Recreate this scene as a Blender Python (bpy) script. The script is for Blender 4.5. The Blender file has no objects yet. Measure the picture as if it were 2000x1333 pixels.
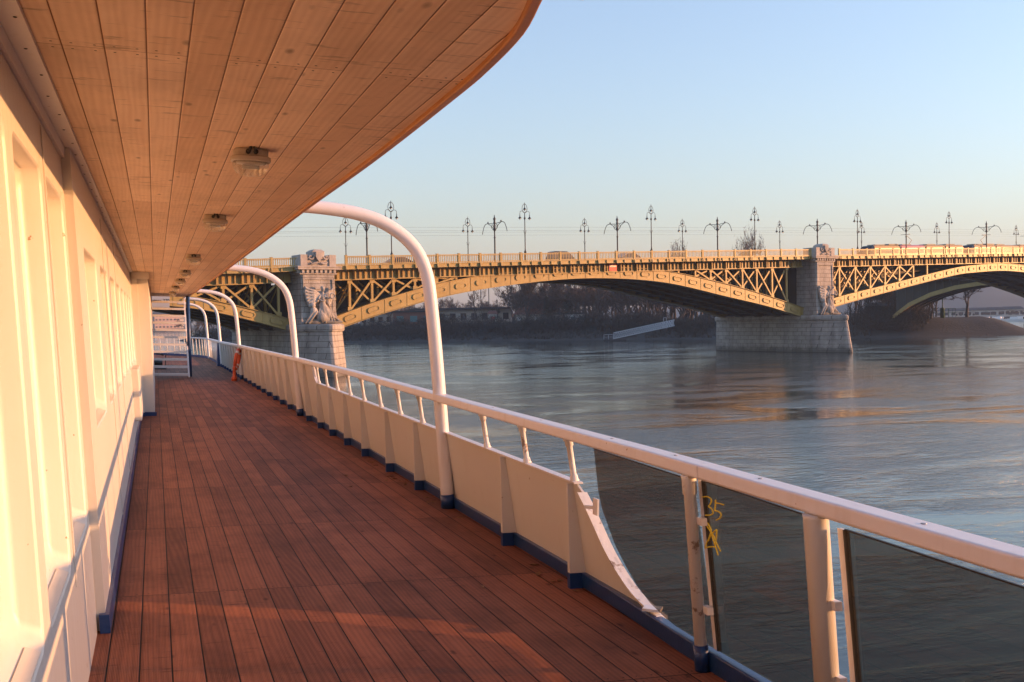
import bpy, bmesh, math, random
from mathutils import Vector, Matrix, noise
S = bpy.context.scene
C = S.collection
R = random.Random(7)
rad = math.radians

# ------------------------------------------------------------------ camera, sky, sun, exposure
F = 2100.0                     # focal length in pixels of a 2000 px wide frame
EYE = 1.65                     # eye above the deck planks
DECK = 3.55                    # deck above the river


def make_rays(roll, vp=(303.0, 635.0)):
    c, s = math.cos(rad(roll)), math.sin(rad(roll))

    def unroll(u, v):
        x, y = (u-1000)/F, -(v-666.5)/F
        return x*c+y*s, -x*s+y*c
    xv, yv = unroll(*vp)
    P = math.atan(yv)
    cp, sp = math.cos(P), math.sin(P)

    def lev(u, v):
        x, y = unroll(u, v)
        return x, cp+y*sp, -sp+y*cp
    d = lev(*vp)
    yaw = math.atan2(-d[0], d[1])
    cy, sy = math.cos(yaw), math.sin(yaw)

    def ray(u, v):
        d = lev(u, v)
        return Vector((d[0]*cy+d[1]*sy, -d[0]*sy+d[1]*cy, d[2]))
    return ray


wray = make_rays(0.97)         # level world: river surface at z = 0
sray = make_rays(-1.0)         # the ship's own frame (its deck slopes down to the rail)
CAM = Vector((0, 0, DECK+EYE))


def basis(ray):
    f = ray(1000, 666.5).normalized()
    r = (ray(2000, 666.5)-ray(0, 666.5)).normalized()
    u = r.cross(f)
    return Matrix((r, u, -f)).transposed()


BW, BS = basis(wray), basis(sray)
cam = bpy.data.cameras.new('camera')
camo = bpy.data.objects.new('camera', cam)
C.objects.link(camo)
camo.matrix_world = Matrix.Translation(CAM) @ BW.to_4x4()
cam.sensor_width = 36.0
cam.lens = 36.0*F/2000.0
cam.clip_start, cam.clip_end = 0.05, 20000
S.camera = camo

SUN_EL = 5.6
SUN_AZ = 106.0                 # clockwise from +Y
world = bpy.data.worlds.new("World")
S.world = world
world.use_nodes = True
wn = world.node_tree
sky = wn.nodes.new('ShaderNodeTexSky')
sky.sky_type = 'NISHITA'
sky.sun_disc = False
sky.sun_elevation = rad(SUN_EL)
sky.sun_rotation = rad(SUN_AZ)
sky.altitude = 100
sky.air_density = 1.5
sky.dust_density = 1.0
sky.ozone_density = 4.0
# hazier, less saturated air than the clean-air model gives
_bw = wn.nodes.new('ShaderNodeRGBToBW')
_ds = wn.nodes.new('ShaderNodeMixRGB')
_ds.inputs[0].default_value = 0.6
_tn = wn.nodes.new('ShaderNodeMixRGB')
_tn.blend_type = 'MULTIPLY'
_tn.inputs[0].default_value = 1.0
_tn.inputs[2].default_value = (1.00, 1.00, 1.14, 1)
wn.links.new(sky.outputs[0], _bw.inputs[0])
wn.links.new(_bw.outputs[0], _ds.inputs[1])
wn.links.new(sky.outputs[0], _ds.inputs[2])
wn.links.new(_ds.outputs[0], _tn.inputs[1])
wn.links.new(_tn.outputs[0], wn.nodes['Background'].inputs[0])
wn.nodes['Background'].inputs[1].default_value = 0.127
sl = bpy.data.lights.new('sun', 'SUN')
sl.energy = 2.0
sl.angle = rad(0.5)
sl.color = (1.0, 0.45, 0.17)
so = bpy.data.objects.new('sun', sl)
C.objects.link(so)
sd = Vector((math.sin(rad(SUN_AZ))*math.cos(rad(SUN_EL)), math.cos(rad(SUN_AZ))*math.cos(rad(SUN_EL)), math.sin(rad(SUN_EL))))
so.rotation_euler = sd.to_track_quat('Z', 'Y').to_euler()
S.view_settings.view_transform = 'Standard'
S.view_settings.look = 'None'
S.view_settings.exposure = 2.38
S.view_settings.gamma = 1.0
S.cycles.max_bounces = 10
S.cycles.diffuse_bounces = 4
S.cycles.transparent_max_bounces = 24
S.cycles.caustics_reflective = False
S.cycles.caustics_refractive = False

# ------------------------------------------------------------------ helpers


def tag(o, label=None, cat=None, group=None, kind=None):
    for k, v in (('label', label), ('category', cat), ('group', group), ('kind', kind)):
        if v:
            o[k] = v
    return o


def empty(name, mat=None, label=None, cat=None, group=None, parent=None):
    o = bpy.data.objects.new(name, None)
    C.objects.link(o)
    o.empty_display_size = 0.2
    if mat is not None:
        o.matrix_world = mat
    return tag(o, label, cat, group)


class MB:
    """collects vertices and faces, builds ONE mesh object"""

    def __init__(s):
        s.v, s.f, s.m, s.sm = [], [], [], []
        s.cur, s.smooth = 0, False

    def add(s, vs, fs, smooth=None):
        o = len(s.v)
        s.v += [tuple(p) for p in vs]
        for f in fs:
            s.f.append([o+i for i in f])
            s.m.append(s.cur)
            s.sm.append(s.smooth if smooth is None else smooth)
        return s

    def box(s, x0, x1, y0, y1, z0, z1, fn=None):
        vs = [(x, y, z) for x in (x0, x1) for y in (y0, y1) for z in (z0, z1)]
        if fn:
            vs = [fn(*p) for p in vs]
        return s.add(vs, [(0, 1, 3, 2), (4, 6, 7, 5), (0, 4, 5, 1), (2, 3, 7, 6), (0, 2, 6, 4), (1, 5, 7, 3)], False)

    def bar(s, a, b, w, h, up=(0, 0, 1)):
        a, b = Vector(a), Vector(b)
        d = (b-a).normalized()
        x = d.cross(Vector(up))
        if x.length < 1e-4:
            x = d.cross(Vector((0, 1, 0)))
        x.normalize()
        y = x.cross(d).normalized()
        vs = []
        for p in (a, b):
            for i, j in ((-1, -1), (1, -1), (1, 1), (-1, 1)):
                vs.append(p+x*(i*w/2)+y*(j*h/2))
        return s.add(vs, [(0, 1, 2, 3), (7, 6, 5, 4), (0, 4, 5, 1), (1, 5, 6, 2), (2, 6, 7, 3), (3, 7, 4, 0)], False)

    def tube(s, pts, r, n=8, caps=True, sm=True):
        pts = [Vector(p) for p in pts]
        rs = r if isinstance(r, (list, tuple)) else [r]*len(pts)
        vs, fs = [], []
        px = None
        for i, p in enumerate(pts):
            a, b = pts[max(0, i-1)], pts[min(len(pts)-1, i+1)]
            d = (b-a)
            if d.length < 1e-9:
                d = Vector((0, 0, 1))
            d.normalize()
            if px is None:
                px = d.orthogonal().normalized()
            px = (px-d*px.dot(d))
            if px.length < 1e-6:
                px = d.orthogonal()
            px.normalize()
            py = d.cross(px)
            for k in range(n):
                t = 2*math.pi*k/n
                vs.append(p+(px*math.cos(t)+py*math.sin(t))*rs[i])
        for i in range(len(pts)-1):
            for k in range(n):
                fs.append((i*n+k, i*n+(k+1) % n, (i+1)*n+(k+1) % n, (i+1)*n+k))
        s.add(vs, fs, sm)
        if caps:
            o = len(s.v)-len(vs)
            for f in ([o+k for k in range(n)][::-1], [o+(len(pts)-1)*n+k for k in range(n)]):
                s.f.append(f)
                s.m.append(s.cur)
                s.sm.append(False)
        return s

    def lathe(s, prof, c=(0, 0, 0), n=12, sx=1, sy=1, sm=True):
        vs, fs = [], []
        for r, z in prof:
            for k in range(n):
                t = 2*math.pi*k/n
                vs.append((c[0]+r*sx*math.cos(t), c[1]+r*sy*math.sin(t), c[2]+z))
        for i in range(len(prof)-1):
            for k in range(n):
                fs.append((i*n+k, i*n+(k+1) % n, (i+1)*n+(k+1) % n, (i+1)*n+k))
        fs.append([k for k in range(n)][::-1])
        fs.append([(len(prof)-1)*n+k for k in range(n)])
        return s.add(vs, fs, sm)

    def prism(s, poly, fn, t0, t1):
        """poly 2-D outline, fn(a, b, t) -> 3-D"""
        n = len(poly)
        vs = [fn(a, b, t0) for a, b in poly]+[fn(a, b, t1) for a, b in poly]
        fs = [list(range(n))[::-1], list(range(n, 2*n))]+[(i, (i+1) % n, n+(i+1) % n, n+i) for i in range(n)]
        return s.add(vs, fs, False)

    def strip(s, top, bot, fn, t0, t1):
        """solid band between two polylines with the same number of points"""
        n = len(top)
        vs = [fn(*p, t) for t in (t0, t1) for L in (top, bot) for p in L]
        T0, B0, T1, B1 = 0, n, 2*n, 3*n
        fs = []
        for i in range(n-1):
            fs += [(T0+i, T0+i+1, B0+i+1, B0+i), (T1+i+1, T1+i, B1+i, B1+i+1), (T0+i+1, T0+i, T1+i, T1+i+1), (B0+i, B0+i+1, B1+i+1, B1+i)]
        fs += [(T0, B0, B1, T1), (T0+n-1, T1+n-1, B1+n-1, B0+n-1)]
        return s.add(vs, fs, False)

    def mesh(s, name, mats):
        me = bpy.data.meshes.new(name)
        me.from_pydata(s.v, [], s.f)
        for m in (mats if isinstance(mats, (list, tuple)) else [mats]):
            me.materials.append(m)
        me.polygons.foreach_set('material_index', s.m)
        me.polygons.foreach_set('use_smooth', s.sm)
        bm = bmesh.new()
        bm.from_mesh(me)
        bmesh.ops.recalc_face_normals(bm, faces=bm.faces)
        bm.to_mesh(me)
        bm.free()
        me.update()
        return me

    def build(s, name, mats, parent=None, label=None, cat=None, group=None, kind=None, bevel=0):
        o = bpy.data.objects.new(name, s.mesh(name, mats))
        C.objects.link(o)
        if parent:
            o.parent = parent
        if bevel:
            b = o.modifiers.new('bevel', 'BEVEL')
            b.width = bevel
            b.segments = 2
            b.limit_method = 'ANGLE'
        return tag(o, label, cat, group, kind)


def copy_tree(o, parent=None):
    c = o.copy()
    C.objects.link(c)
    c.parent = parent
    for ch in [x for x in C.objects if x.parent == o]:
        copy_tree(ch, c)
    return c


def lerp(tab, x):
    if x <= tab[0][0]:
        (x0, y0), (x1, y1) = tab[0], tab[1]
    elif x >= tab[-1][0]:
        (x0, y0), (x1, y1) = tab[-2], tab[-1]
    else:
        for (x0, y0), (x1, y1) in zip(tab, tab[1:]):
            if x0 <= x <= x1:
                break
    return y0+(y1-y0)*(x-x0)/(x1-x0)


def smooth_curve(pts, n=8):
    """Catmull-Rom through pts"""
    P = [Vector(p) for p in pts]
    P = [2*P[0]-P[1]]+P+[2*P[-1]-P[-2]]
    out = []
    for i in range(1, len(P)-2):
        for k in range(n):
            t = k/n
            a, b, c, d = P[i-1:i+3]
            out.append(0.5*((2*b)+(c-a)*t+(2*a-5*b+4*c-d)*t*t+(3*b-a-3*c+d)*t**3))
    out.append(P[-2])
    return out


# ------------------------------------------------------------------ materials


class NT:
    def __init__(s, name):
        s.mat = bpy.data.materials.new(name)
        s.mat.use_nodes = True
        s.t = s.mat.node_tree
        s.b = s.t.nodes['Principled BSDF']
        s.out = s.t.nodes['Material Output']

    def n(s, typ, **kw):
        nd = s.t.nodes.new('ShaderNode'+typ)
        for k, v in kw.items():
            if k.startswith('i_'):
                nd.inputs[k[2:].replace('_', ' ')].default_value = v
            else:
                setattr(nd, k, v)
        return nd

    def l(s, a, b):
        s.t.links.new(a, b)

    def math(s, op, a, b=None, c=None):
        nd = s.n('Math', operation=op)
        for i, x in enumerate((a, b, c)):
            if x is None:
                continue
            if isinstance(x, (int, float)):
                nd.inputs[i].default_value = x
            else:
                s.l(x, nd.inputs[i])
        return nd.outputs[0]

    def coord(s, scale=(1, 1, 1), out='Object'):
        tc = s.n('TexCoord')
        mp = s.n('Mapping')
        mp.inputs['Scale'].default_value = scale
        s.l(tc.outputs[out], mp.inputs[0])
        return mp.outputs[0]

    def noise(s, vec, scale=5, detail=4, rough=0.55):
        nd = s.n('TexNoise')
        nd.inputs['Scale'].default_value = scale
        nd.inputs['Detail'].default_value = detail
        nd.inputs['Roughness'].default_value = rough
        if vec is not None:
            s.l(vec, nd.inputs['Vector'])
        return nd.outputs['Fac']

    def ramp(s, fac, stops):
        nd = s.n('ValToRGB')
        e = nd.color_ramp.elements
        while len(e) < len(stops):
            e.new(0.5)
        for el, (p, c) in zip(e, stops):
            el.position = p
            el.color = (c, c, c, 1) if isinstance(c, (int, float)) else (*c, 1)
        s.l(fac, nd.inputs[0])
        return nd.outputs[0]

    def mix(s, fac, a, b, blend='MIX'):
        nd = s.n('MixRGB', blend_type=blend)
        for sock, x in zip(nd.inputs, (fac, a, b)):
            if isinstance(x, (int, float)):
                sock.default_value = x
            elif isinstance(x, tuple):
                sock.default_value = (*x, 1)
            else:
                s.l(x, sock)
        return nd.outputs[0]

    def bump(s, h, strength=0.3, dist=0.01):
        nd = s.n('Bump')
        nd.inputs['Strength'].default_value = strength
        nd.inputs['Distance'].default_value = dist
        s.l(h, nd.inputs['Height'])
        s.l(nd.outputs[0], s.b.inputs['Normal'])
        return nd

    def base(s, col, rough=0.5, metal=0.0, spec=None):
        if isinstance(col, tuple):
            s.b.inputs['Base Color'].default_value = (*col, 1)
        else:
            s.l(col, s.b.inputs['Base Color'])
        if isinstance(rough, (int, float)):
            s.b.inputs['Roughness'].default_value = rough
        else:
            s.l(rough, s.b.inputs['Roughness'])
        s.b.inputs['Metallic'].default_value = metal
        if spec is not None:
            s.b.inputs['Specular IOR Level'].default_value = spec
        return s.mat


def plain(name, col, rough=0.6, var=0.15, scale=6, bump=0.1, bd=0.004, metal=0):
    m = NT(name)
    co = m.coord()
    f = m.noise(co, scale, 5)
    lo = tuple(c*(1-var) for c in col)
    hi = tuple(min(1, c*(1+var)) for c in col)
    m.base(m.mix(f, lo, hi), rough, metal)
    if bump:
        m.bump(m.noise(co, scale*6, 3), bump, bd)
    return m.mat


M = {}


def white_paint(name, boards=0.0, col=(0.68, 0.655, 0.60), drips=0.5):
    m = NT(name)
    co = m.coord()
    big = m.noise(co, 0.9, 4)
    c = m.mix(m.ramp(big, [(0.3, 0), (0.75, 1)]), tuple(x*0.93 for x in col), col)
    # grime streaks that run down, rust specks
    st = m.noise(m.coord((14, 9, 0.8)), 1.0, 4)
    c = m.mix(m.math('MULTIPLY', m.ramp(st, [(0.56, 0), (0.75, 1)]), 0.35*drips), c, (0.50, 0.42, 0.32))
    sp = m.noise(co, 21, 3)
    c = m.mix(m.ramp(sp, [(0.725, 0), (0.75, 1)]), c, (0.32, 0.21, 0.13))
    h = m.math('MULTIPLY', m.noise(co, 22, 4), 0.5)
    h = m.math('ADD', h, m.math('MULTIPLY', m.noise(co, 3.0, 2), 2.0))
    if boards:
        sx = m.n('SeparateXYZ')
        m.l(co, sx.inputs[0])
        fr = m.math('FRACT', m.math('DIVIDE', sx.outputs['Y'], boards))
        g = m.math('LESS_THAN', m.math('ABSOLUTE', m.math('SUBTRACT', fr, 0.5)), 0.03)
        h = m.math('SUBTRACT', h, m.math('MULTIPLY', g, 1.6))
        c = m.mix(m.math('MULTIPLY', g, 0.35), c, (0.45, 0.40, 0.33))
    m.bump(h, 0.28, 0.004)
    m.base(c, 0.38)
    return m.mat


M['white'] = white_paint('white_ship_paint')
M['wall'] = white_paint('white_board_wall_paint', boards=0.115)
M['rail'] = white_paint('white_rail_paint', col=(0.80, 0.77, 0.76), drips=0.8)


def chipped_white():
    m = NT('chipped_white_paint')
    co = m.coord()
    n = m.noise(co, 9, 6, 0.7)
    c = m.mix(m.ramp(n, [(0.57, 0), (0.63, 1)]), (0.78, 0.75, 0.70), (0.30, 0.22, 0.16))
    m.base(c, 0.5)
    m.bump(m.noise(co, 40, 4), 0.5, 0.006)
    return m.mat


M['chip'] = chipped_white()
M['blue'] = plain('navy_blue_paint', (0.010, 0.044, 0.155), 0.35, 0.25, 8, 0.25, 0.006)
M['blue2'] = plain('mid_blue_paint', (0.02, 0.06, 0.16), 0.4, 0.2, 8, 0.2, 0.004)
M['steel'] = plain('galvanised_steel', (0.45, 0.45, 0.46), 0.4, 0.1, 10, 0.05, 0.002, 0.6)
M['black'] = plain('black_plastic', (0.02, 0.02, 0.02), 0.5, 0.2)
M['hull'] = plain('hull_paint', (0.55, 0.54, 0.52), 0.4, 0.1, 1.0)


def planks(name, width, x0, rowlen, y0, base, dark, gapcol, gap, knots, ribs=0, stagger=False, rough=0.6, vary=0.7, stain=0.62):
    m = NT(name)
    co = m.coord()
    sx = m.n('SeparateXYZ')
    m.l(co, sx.inputs[0])
    X, Y = sx.outputs['X'], sx.outputs['Y']
    bx = m.math('DIVIDE', m.math('SUBTRACT', X, x0), width)
    ix, fx = m.math('FLOOR', bx), m.math('FRACT', bx)
    by = m.math('DIVIDE', m.math('SUBTRACT', Y, y0), rowlen)
    if stagger:
        wr0 = m.n('TexWhiteNoise', noise_dimensions='1D')
        m.l(ix, wr0.inputs['W'])
        jit = m.math('MULTIPLY', m.math('GREATER_THAN', wr0.outputs['Value'], 0.82), 0.37)
        by = m.math('ADD', by, jit)
    iy, fy = m.math('FLOOR', by), m.math('FRACT', by)
    cv = m.n('CombineXYZ')
    m.l(ix, cv.inputs[0])
    m.l(iy, cv.inputs[1])
    wn_ = m.n('TexWhiteNoise', noise_dimensions='2D')
    m.l(cv.outputs[0], wn_.inputs['Vector'])
    rnd = wn_.outputs['Value']
    # grain, shifted per board
    off = m.n('VectorMath', operation='SCALE')
    m.l(wn_.outputs['Color'], off.inputs[0])
    off.inputs['Scale'].default_value = 17.0
    ad = m.n('VectorMath', operation='ADD')
    m.l(co, ad.inputs[0])
    m.l(off.outputs[0], ad.inputs[1])
    mp = m.n('Mapping')
    mp.inputs['Scale'].default_value = (22, 1.3, 1)
    m.l(ad.outputs[0], mp.inputs[0])
    gr = m.noise(mp.outputs[0], 1.0, 5, 0.6)
    mp2 = m.n('Mapping')
    mp2.inputs['Scale'].default_value = (7, 0.55, 1)
    m.l(ad.outputs[0], mp2.inputs[0])
    wv = m.n('TexWave', wave_type='RINGS', rings_direction='Z')
    wv.inputs['Scale'].default_value = 1.6
    wv.inputs['Distortion'].default_value = 6
    wv.inputs['Detail'].default_value = 2
    m.l(mp2.outputs[0], wv.inputs['Vector'])
    g = m.math('ADD', m.math('MULTIPLY', gr, 0.65), m.math('MULTIPLY', wv.outputs['Fac'], 0.22))
    g = m.math('ADD', g, m.math('MULTIPLY', m.math('SUBTRACT', rnd, 0.5), vary))
    c = m.mix(m.ramp(g, [(0.12, 0), (0.85, 1)]), dark, base)
    # wear, damp stains across many boards
    st = m.noise(m.coord((1.2, 0.7, 1)), 1.5, 5, 0.65)
    c = m.mix(m.math('MULTIPLY', m.ramp(st, [(0.46, 0), (0.72, 1)]), stain), c, tuple(x*0.45 for x in dark))
    # knots
    mp3 = m.n('Mapping')
    mp3.inputs['Scale'].default_value = (9, 3.6, 1)
    m.l(ad.outputs[0], mp3.inputs[0])
    vo = m.n('TexVoronoi', feature='F1')
    vo.inputs['Scale'].default_value = 1.0
    m.l(mp3.outputs[0], vo.inputs['Vector'])
    kn = m.ramp(vo.outputs['Distance'], [(0.05, 1), (0.17, 0)])
    vs = m.n('SeparateXYZ')
    m.l(vo.outputs['Color'], vs.inputs[0])
    kn = m.math('MULTIPLY', kn, m.math('GREATER_THAN', vs.outputs[0], 1-knots))
    c = m.mix(m.math('MULTIPLY', kn, 0.75), c, tuple(x*0.35 for x in dark))
    # small dark scuffs lying across the boards
    sc = m.noise(m.coord((5, 26, 1)), 1.0, 3, 0.6)
    c = m.mix(m.math('MULTIPLY', m.ramp(sc, [(0.61, 0), (0.70, 1)]), 0.55), c, tuple(x*0.4 for x in dark))
    # screws near the butt joints
    ly = m.math('MULTIPLY', m.math('SUBTRACT', m.math('ABSOLUTE', m.math('SUBTRACT', fy, 0.5)), 0.5), -rowlen)
    dy = m.math('SUBTRACT', ly, 0.04)
    dx = m.math('MULTIPLY', m.math('SUBTRACT', m.math('ABSOLUTE', m.math('SUBTRACT', fx, 0.5)), 0.27), width)
    scr = m.math('LESS_THAN', m.math('ADD', m.math('MULTIPLY', dx, dx), m.math('MULTIPLY', dy, dy)), 0.005**2)
    c = m.mix(scr, c, (0.03, 0.02, 0.015))
    e = m.math('MULTIPLY', m.math('SUBTRACT', 0.5, m.math('ABSOLUTE', m.math('SUBTRACT', fx, 0.5))), width)
    gx = m.math('LESS_THAN', e, gap)
    gy = m.math('LESS_THAN', ly, gap*1.0)
    gg = m.math('MAXIMUM', gx, gy)
    c = m.mix(gg, c, gapcol)
    h = m.math('ADD', m.math('MULTIPLY', g, 0.25), m.math('MULTIPLY', m.ramp(e, [(0.0, 0), (min(1, gap*2.2), 1)]), 1.5))
    if ribs:
        h = m.math('ADD', h, m.math('MULTIPLY', m.math('SINE', m.math('MULTIPLY', X, 2*math.pi/ribs)), 0.22))
    m.bump(h, 0.5, 0.006)
    m.base(c, rough, 0, 0.06)
    return m.mat


M['deck'] = planks('red_brown_deck_planks', 0.149, -0.197, 2.24, 6.9, (0.38, 0.138, 0.072), (0.165, 0.062, 0.036), (0.010, 0.006, 0.005), 0.0037, 0.30, ribs=0.0075, vary=0.45)
M['ceil'] = planks('pine_ceiling_boards', 0.1375, -0.178, 4.8, 3.98, (0.90, 0.68, 0.49), (0.72, 0.50, 0.33), (0.25, 0.11, 0.05), 0.0020, 0.5, stain=0.34, stagger=True, rough=0.5)
M['edge'] = plain('orange_varnished_edge', (0.50, 0.22, 0.07), 0.4, 0.3, 5, 0.3, 0.006)


def glass_tint(name, tint, rough=0.02, gloss=1.0):
    m = NT(name)
    tr = m.n('BsdfTransparent')
    tr.inputs[0].default_value = (*tint, 1)
    gl = m.n('BsdfGlossy')
    gl.inputs['Roughness'].default_value = rough
    gl.inputs['Color'].default_value = (gloss, gloss, gloss, 1)
    fr = m.n('Fresnel')
    ge = m.n('NewGeometry')
    m.l(m.math('ADD', 1.45, m.math('MULTIPLY', ge.outputs['Backfacing'], 1/1.45-1.45)), fr.inputs[0])
    mx = m.n('MixShader')
    m.l(fr.outputs[0], mx.inputs[0])
    m.l(tr.outputs[0], mx.inputs[1])
    m.l(gl.outputs[0], mx.inputs[2])
    m.l(mx.outputs[0], m.out.inputs[0])
    return m.mat


M['smoke'] = glass_tint('smoked_glass', (0.54, 0.515, 0.47))


def lamp_glass():
    m = NT('ribbed_lamp_glass')
    m.b.inputs['Base Color'].default_value = (0.80, 0.77, 0.70, 1)
    m.b.inputs['Roughness'].default_value = 0.04
    wv = m.n('TexWave', wave_type='BANDS', bands_direction='X')
    wv.inputs['Scale'].default_value = 12
    m.l(m.coord(), wv.inputs['Vector'])
    m.bump(wv.outputs['Fac'], 0.6, 0.01)
    tr = m.n('BsdfTransparent')
    tr.inputs[0].default_value = (0.88, 0.86, 0.82, 1)
    mx = m.n('MixShader')
    mx.inputs[0].default_value = 0.24
    m.l(tr.outputs[0], mx.inputs[1])
    m.l(m.b.outputs[0], mx.inputs[2])
    m.l(mx.outputs[0], m.out.inputs[0])
    return m.mat


M['clear'] = lamp_glass()
M['pane'] = plain('dark_window_glass', (0.02, 0.022, 0.025), 0.05, 0.1, 2, 0)
M['mark'] = plain('yellow_paint_marker', (0.85, 0.70, 0.05), 0.5, 0.1)
M['orange'] = plain('orange_buoy_plastic', (0.65, 0.10, 0.025), 0.5, 0.15)
M['leaf'] = plain('dry_leaf', (0.20, 0.09, 0.03), 0.8, 0.4, 30)
M['tray'] = plain('grey_lamp_tray', (0.50, 0.45, 0.37), 0.5, 0.2)

M['yellow'] = None


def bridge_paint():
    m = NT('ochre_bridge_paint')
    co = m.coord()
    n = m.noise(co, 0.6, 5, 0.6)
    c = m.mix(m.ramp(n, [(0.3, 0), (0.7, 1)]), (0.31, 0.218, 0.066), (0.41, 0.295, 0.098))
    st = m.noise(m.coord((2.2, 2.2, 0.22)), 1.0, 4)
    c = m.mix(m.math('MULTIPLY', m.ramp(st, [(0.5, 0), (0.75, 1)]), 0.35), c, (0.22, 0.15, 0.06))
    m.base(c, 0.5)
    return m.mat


M['yellow'] = bridge_paint()
M['under'] = plain('shade_darkened_bridge_steel', (0.055, 0.050, 0.042), 0.7, 0.3, 0.8, 0)  # shade under the deck is put into this dark colour


def stone(name, blocks=True):
    m = NT(name)
    co = m.coord()
    sx = m.n('SeparateXYZ')
    m.l(co, sx.inputs[0])
    cv = m.n('CombineXYZ')
    m.l(m.math('ADD', sx.outputs[0], m.math('MULTIPLY', sx.outputs[1], 0.83)), cv.inputs[0])
    m.l(sx.outputs[2], cv.inputs[1])
    n = m.noise(co, 1.3, 6, 0.65)
    c = m.mix(m.ramp(n, [(0.3, 0), (0.72, 1)]), (0.34, 0.30, 0.265), (0.52, 0.47, 0.42))
    tide = m.ramp(m.math('ADD', m.math('MULTIPLY', sx.outputs[2], 0.5), m.math('MULTIPLY', n, 0.5)), [(0.40, 0.75), (0.75, 0)])
    c = m.mix(tide, c, (0.085, 0.08, 0.065))
    stn = m.noise(m.coord((0.9, 0.9, 0.12)), 1.0, 5)
    c = m.mix(m.math('MULTIPLY', m.ramp(stn, [(0.48, 0), (0.72, 1)]), 0.5), c, (0.13, 0.115, 0.10))
    h = m.noise(co, 5, 5)
    if blocks:
        br = m.n('TexBrick')
        br.inputs['Scale'].default_value = 1.0
        br.inputs['Mortar Size'].default_value = 0.022
        br.inputs['Brick Width'].default_value = 1.25
        br.inputs['Row Height'].default_value = 0.56
        br.inputs['Color1'].default_value = (0.82, 0.82, 0.82, 1)
        br.inputs['Color2'].default_value = (1, 1, 1, 1)
        br.inputs['Mortar'].default_value = (0.35, 0.33, 0.31, 1)
        m.l(cv.outputs[0], br.inputs['Vector'])
        c = m.mix(1.0, c, br.outputs['Color'], 'MULTIPLY')
        h = m.math('SUBTRACT', h, m.math('MULTIPLY', br.outputs['Fac'], 1.5))
    m.bump(h, 0.6, 0.05)
    m.base(c, 0.85)
    return m.mat


M['ashlar'] = stone('ashlar_limestone')
M['carved'] = stone('carved_limestone', False)
M['iron'] = plain('black_cast_iron', (0.022, 0.022, 0.024), 0.5, 0.2)
M['globe'] = plain('milky_lamp_glass', (0.55, 0.55, 0.52), 0.2, 0.05, 5, 0)
M['road'] = plain('asphalt', (0.05, 0.05, 0.05), 0.9, 0.2)
M['bank'] = plain('river_bank_earth', (0.042, 0.042, 0.038), 0.95, 0.45, 0.35, 0.6, 0.3)
M['twig'] = plain('bare_twigs', (0.070, 0.060, 0.056), 0.9, 0.3, 0.5, 0)
M['twig2'] = plain('reddish_bare_twigs', (0.095, 0.068, 0.058), 0.9, 0.3, 0.5, 0)
M['bark'] = plain('grey_bark', (0.065, 0.055, 0.048), 0.9, 0.3, 2, 0)
M['brush'] = plain('dry_undergrowth', (0.045, 0.042, 0.036), 0.95, 0.5, 0.3, 0)
M['ever'] = plain('evergreen_needles', (0.022, 0.032, 0.022), 0.9, 0.4, 1, 0)
M['plaster'] = plain('pale_plaster', (0.45, 0.40, 0.35), 0.8, 0.2, 0.8)
M['pinkwall'] = plain('pinkish_facade', (0.36, 0.25, 0.21), 0.8, 0.15, 0.3, 0)
M['brickw'] = plain('dull_brick', (0.16, 0.075, 0.055), 0.85, 0.3, 2)
M['roofr'] = plain('red_tile_roof', (0.17, 0.07, 0.05), 0.8, 0.3, 2)
M['roofd'] = plain('dark_flat_roof', (0.03, 0.032, 0.035), 0.8, 0.2)
M['teal'] = plain('teal_shutters', (0.06, 0.16, 0.18), 0.5, 0.2)
M['wpaint'] = plain('white_boat_paint', (0.75, 0.75, 0.74), 0.4, 0.06, 2, 0)
M['galv'] = plain('pale_galvanised_truss', (0.50, 0.52, 0.55), 0.5, 0.1, 3, 0)
M['red'] = plain('red_sign_paint', (0.62, 0.06, 0.05), 0.5, 0.1, 3, 0)
M['tramy'] = plain('tram_orange_yellow_paint', (0.45, 0.24, 0.04), 0.35, 0.1, 1, 0)
M['tramp'] = plain('tram_pink_advert', (0.48, 0.15, 0.15), 0.35, 0.15, 1, 0)
M['tramd'] = plain('tram_dark_glass', (0.015, 0.02, 0.03), 0.1, 0.1, 1, 0)
M['tramg'] = plain('tram_grey_roof', (0.12, 0.13, 0.11), 0.6, 0.2, 1, 0)
M['green'] = plain('dark_green_paint', (0.03, 0.10, 0.05), 0.6, 0.2, 1, 0)
M['carr'] = plain('dark_red_car_paint', (0.14, 0.04, 0.03), 0.3, 0.1, 1, 0)
M['carb'] = plain('dark_car_paint', (0.035, 0.035, 0.04), 0.3, 0.1, 1, 0)
M['cars'] = plain('silver_car_paint', (0.35, 0.34, 0.32), 0.3, 0.1, 1, 0)
M['hill'] = plain('wooded_hill', (0.045, 0.05, 0.045), 0.95, 0.5, 0.02, 0)


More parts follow.
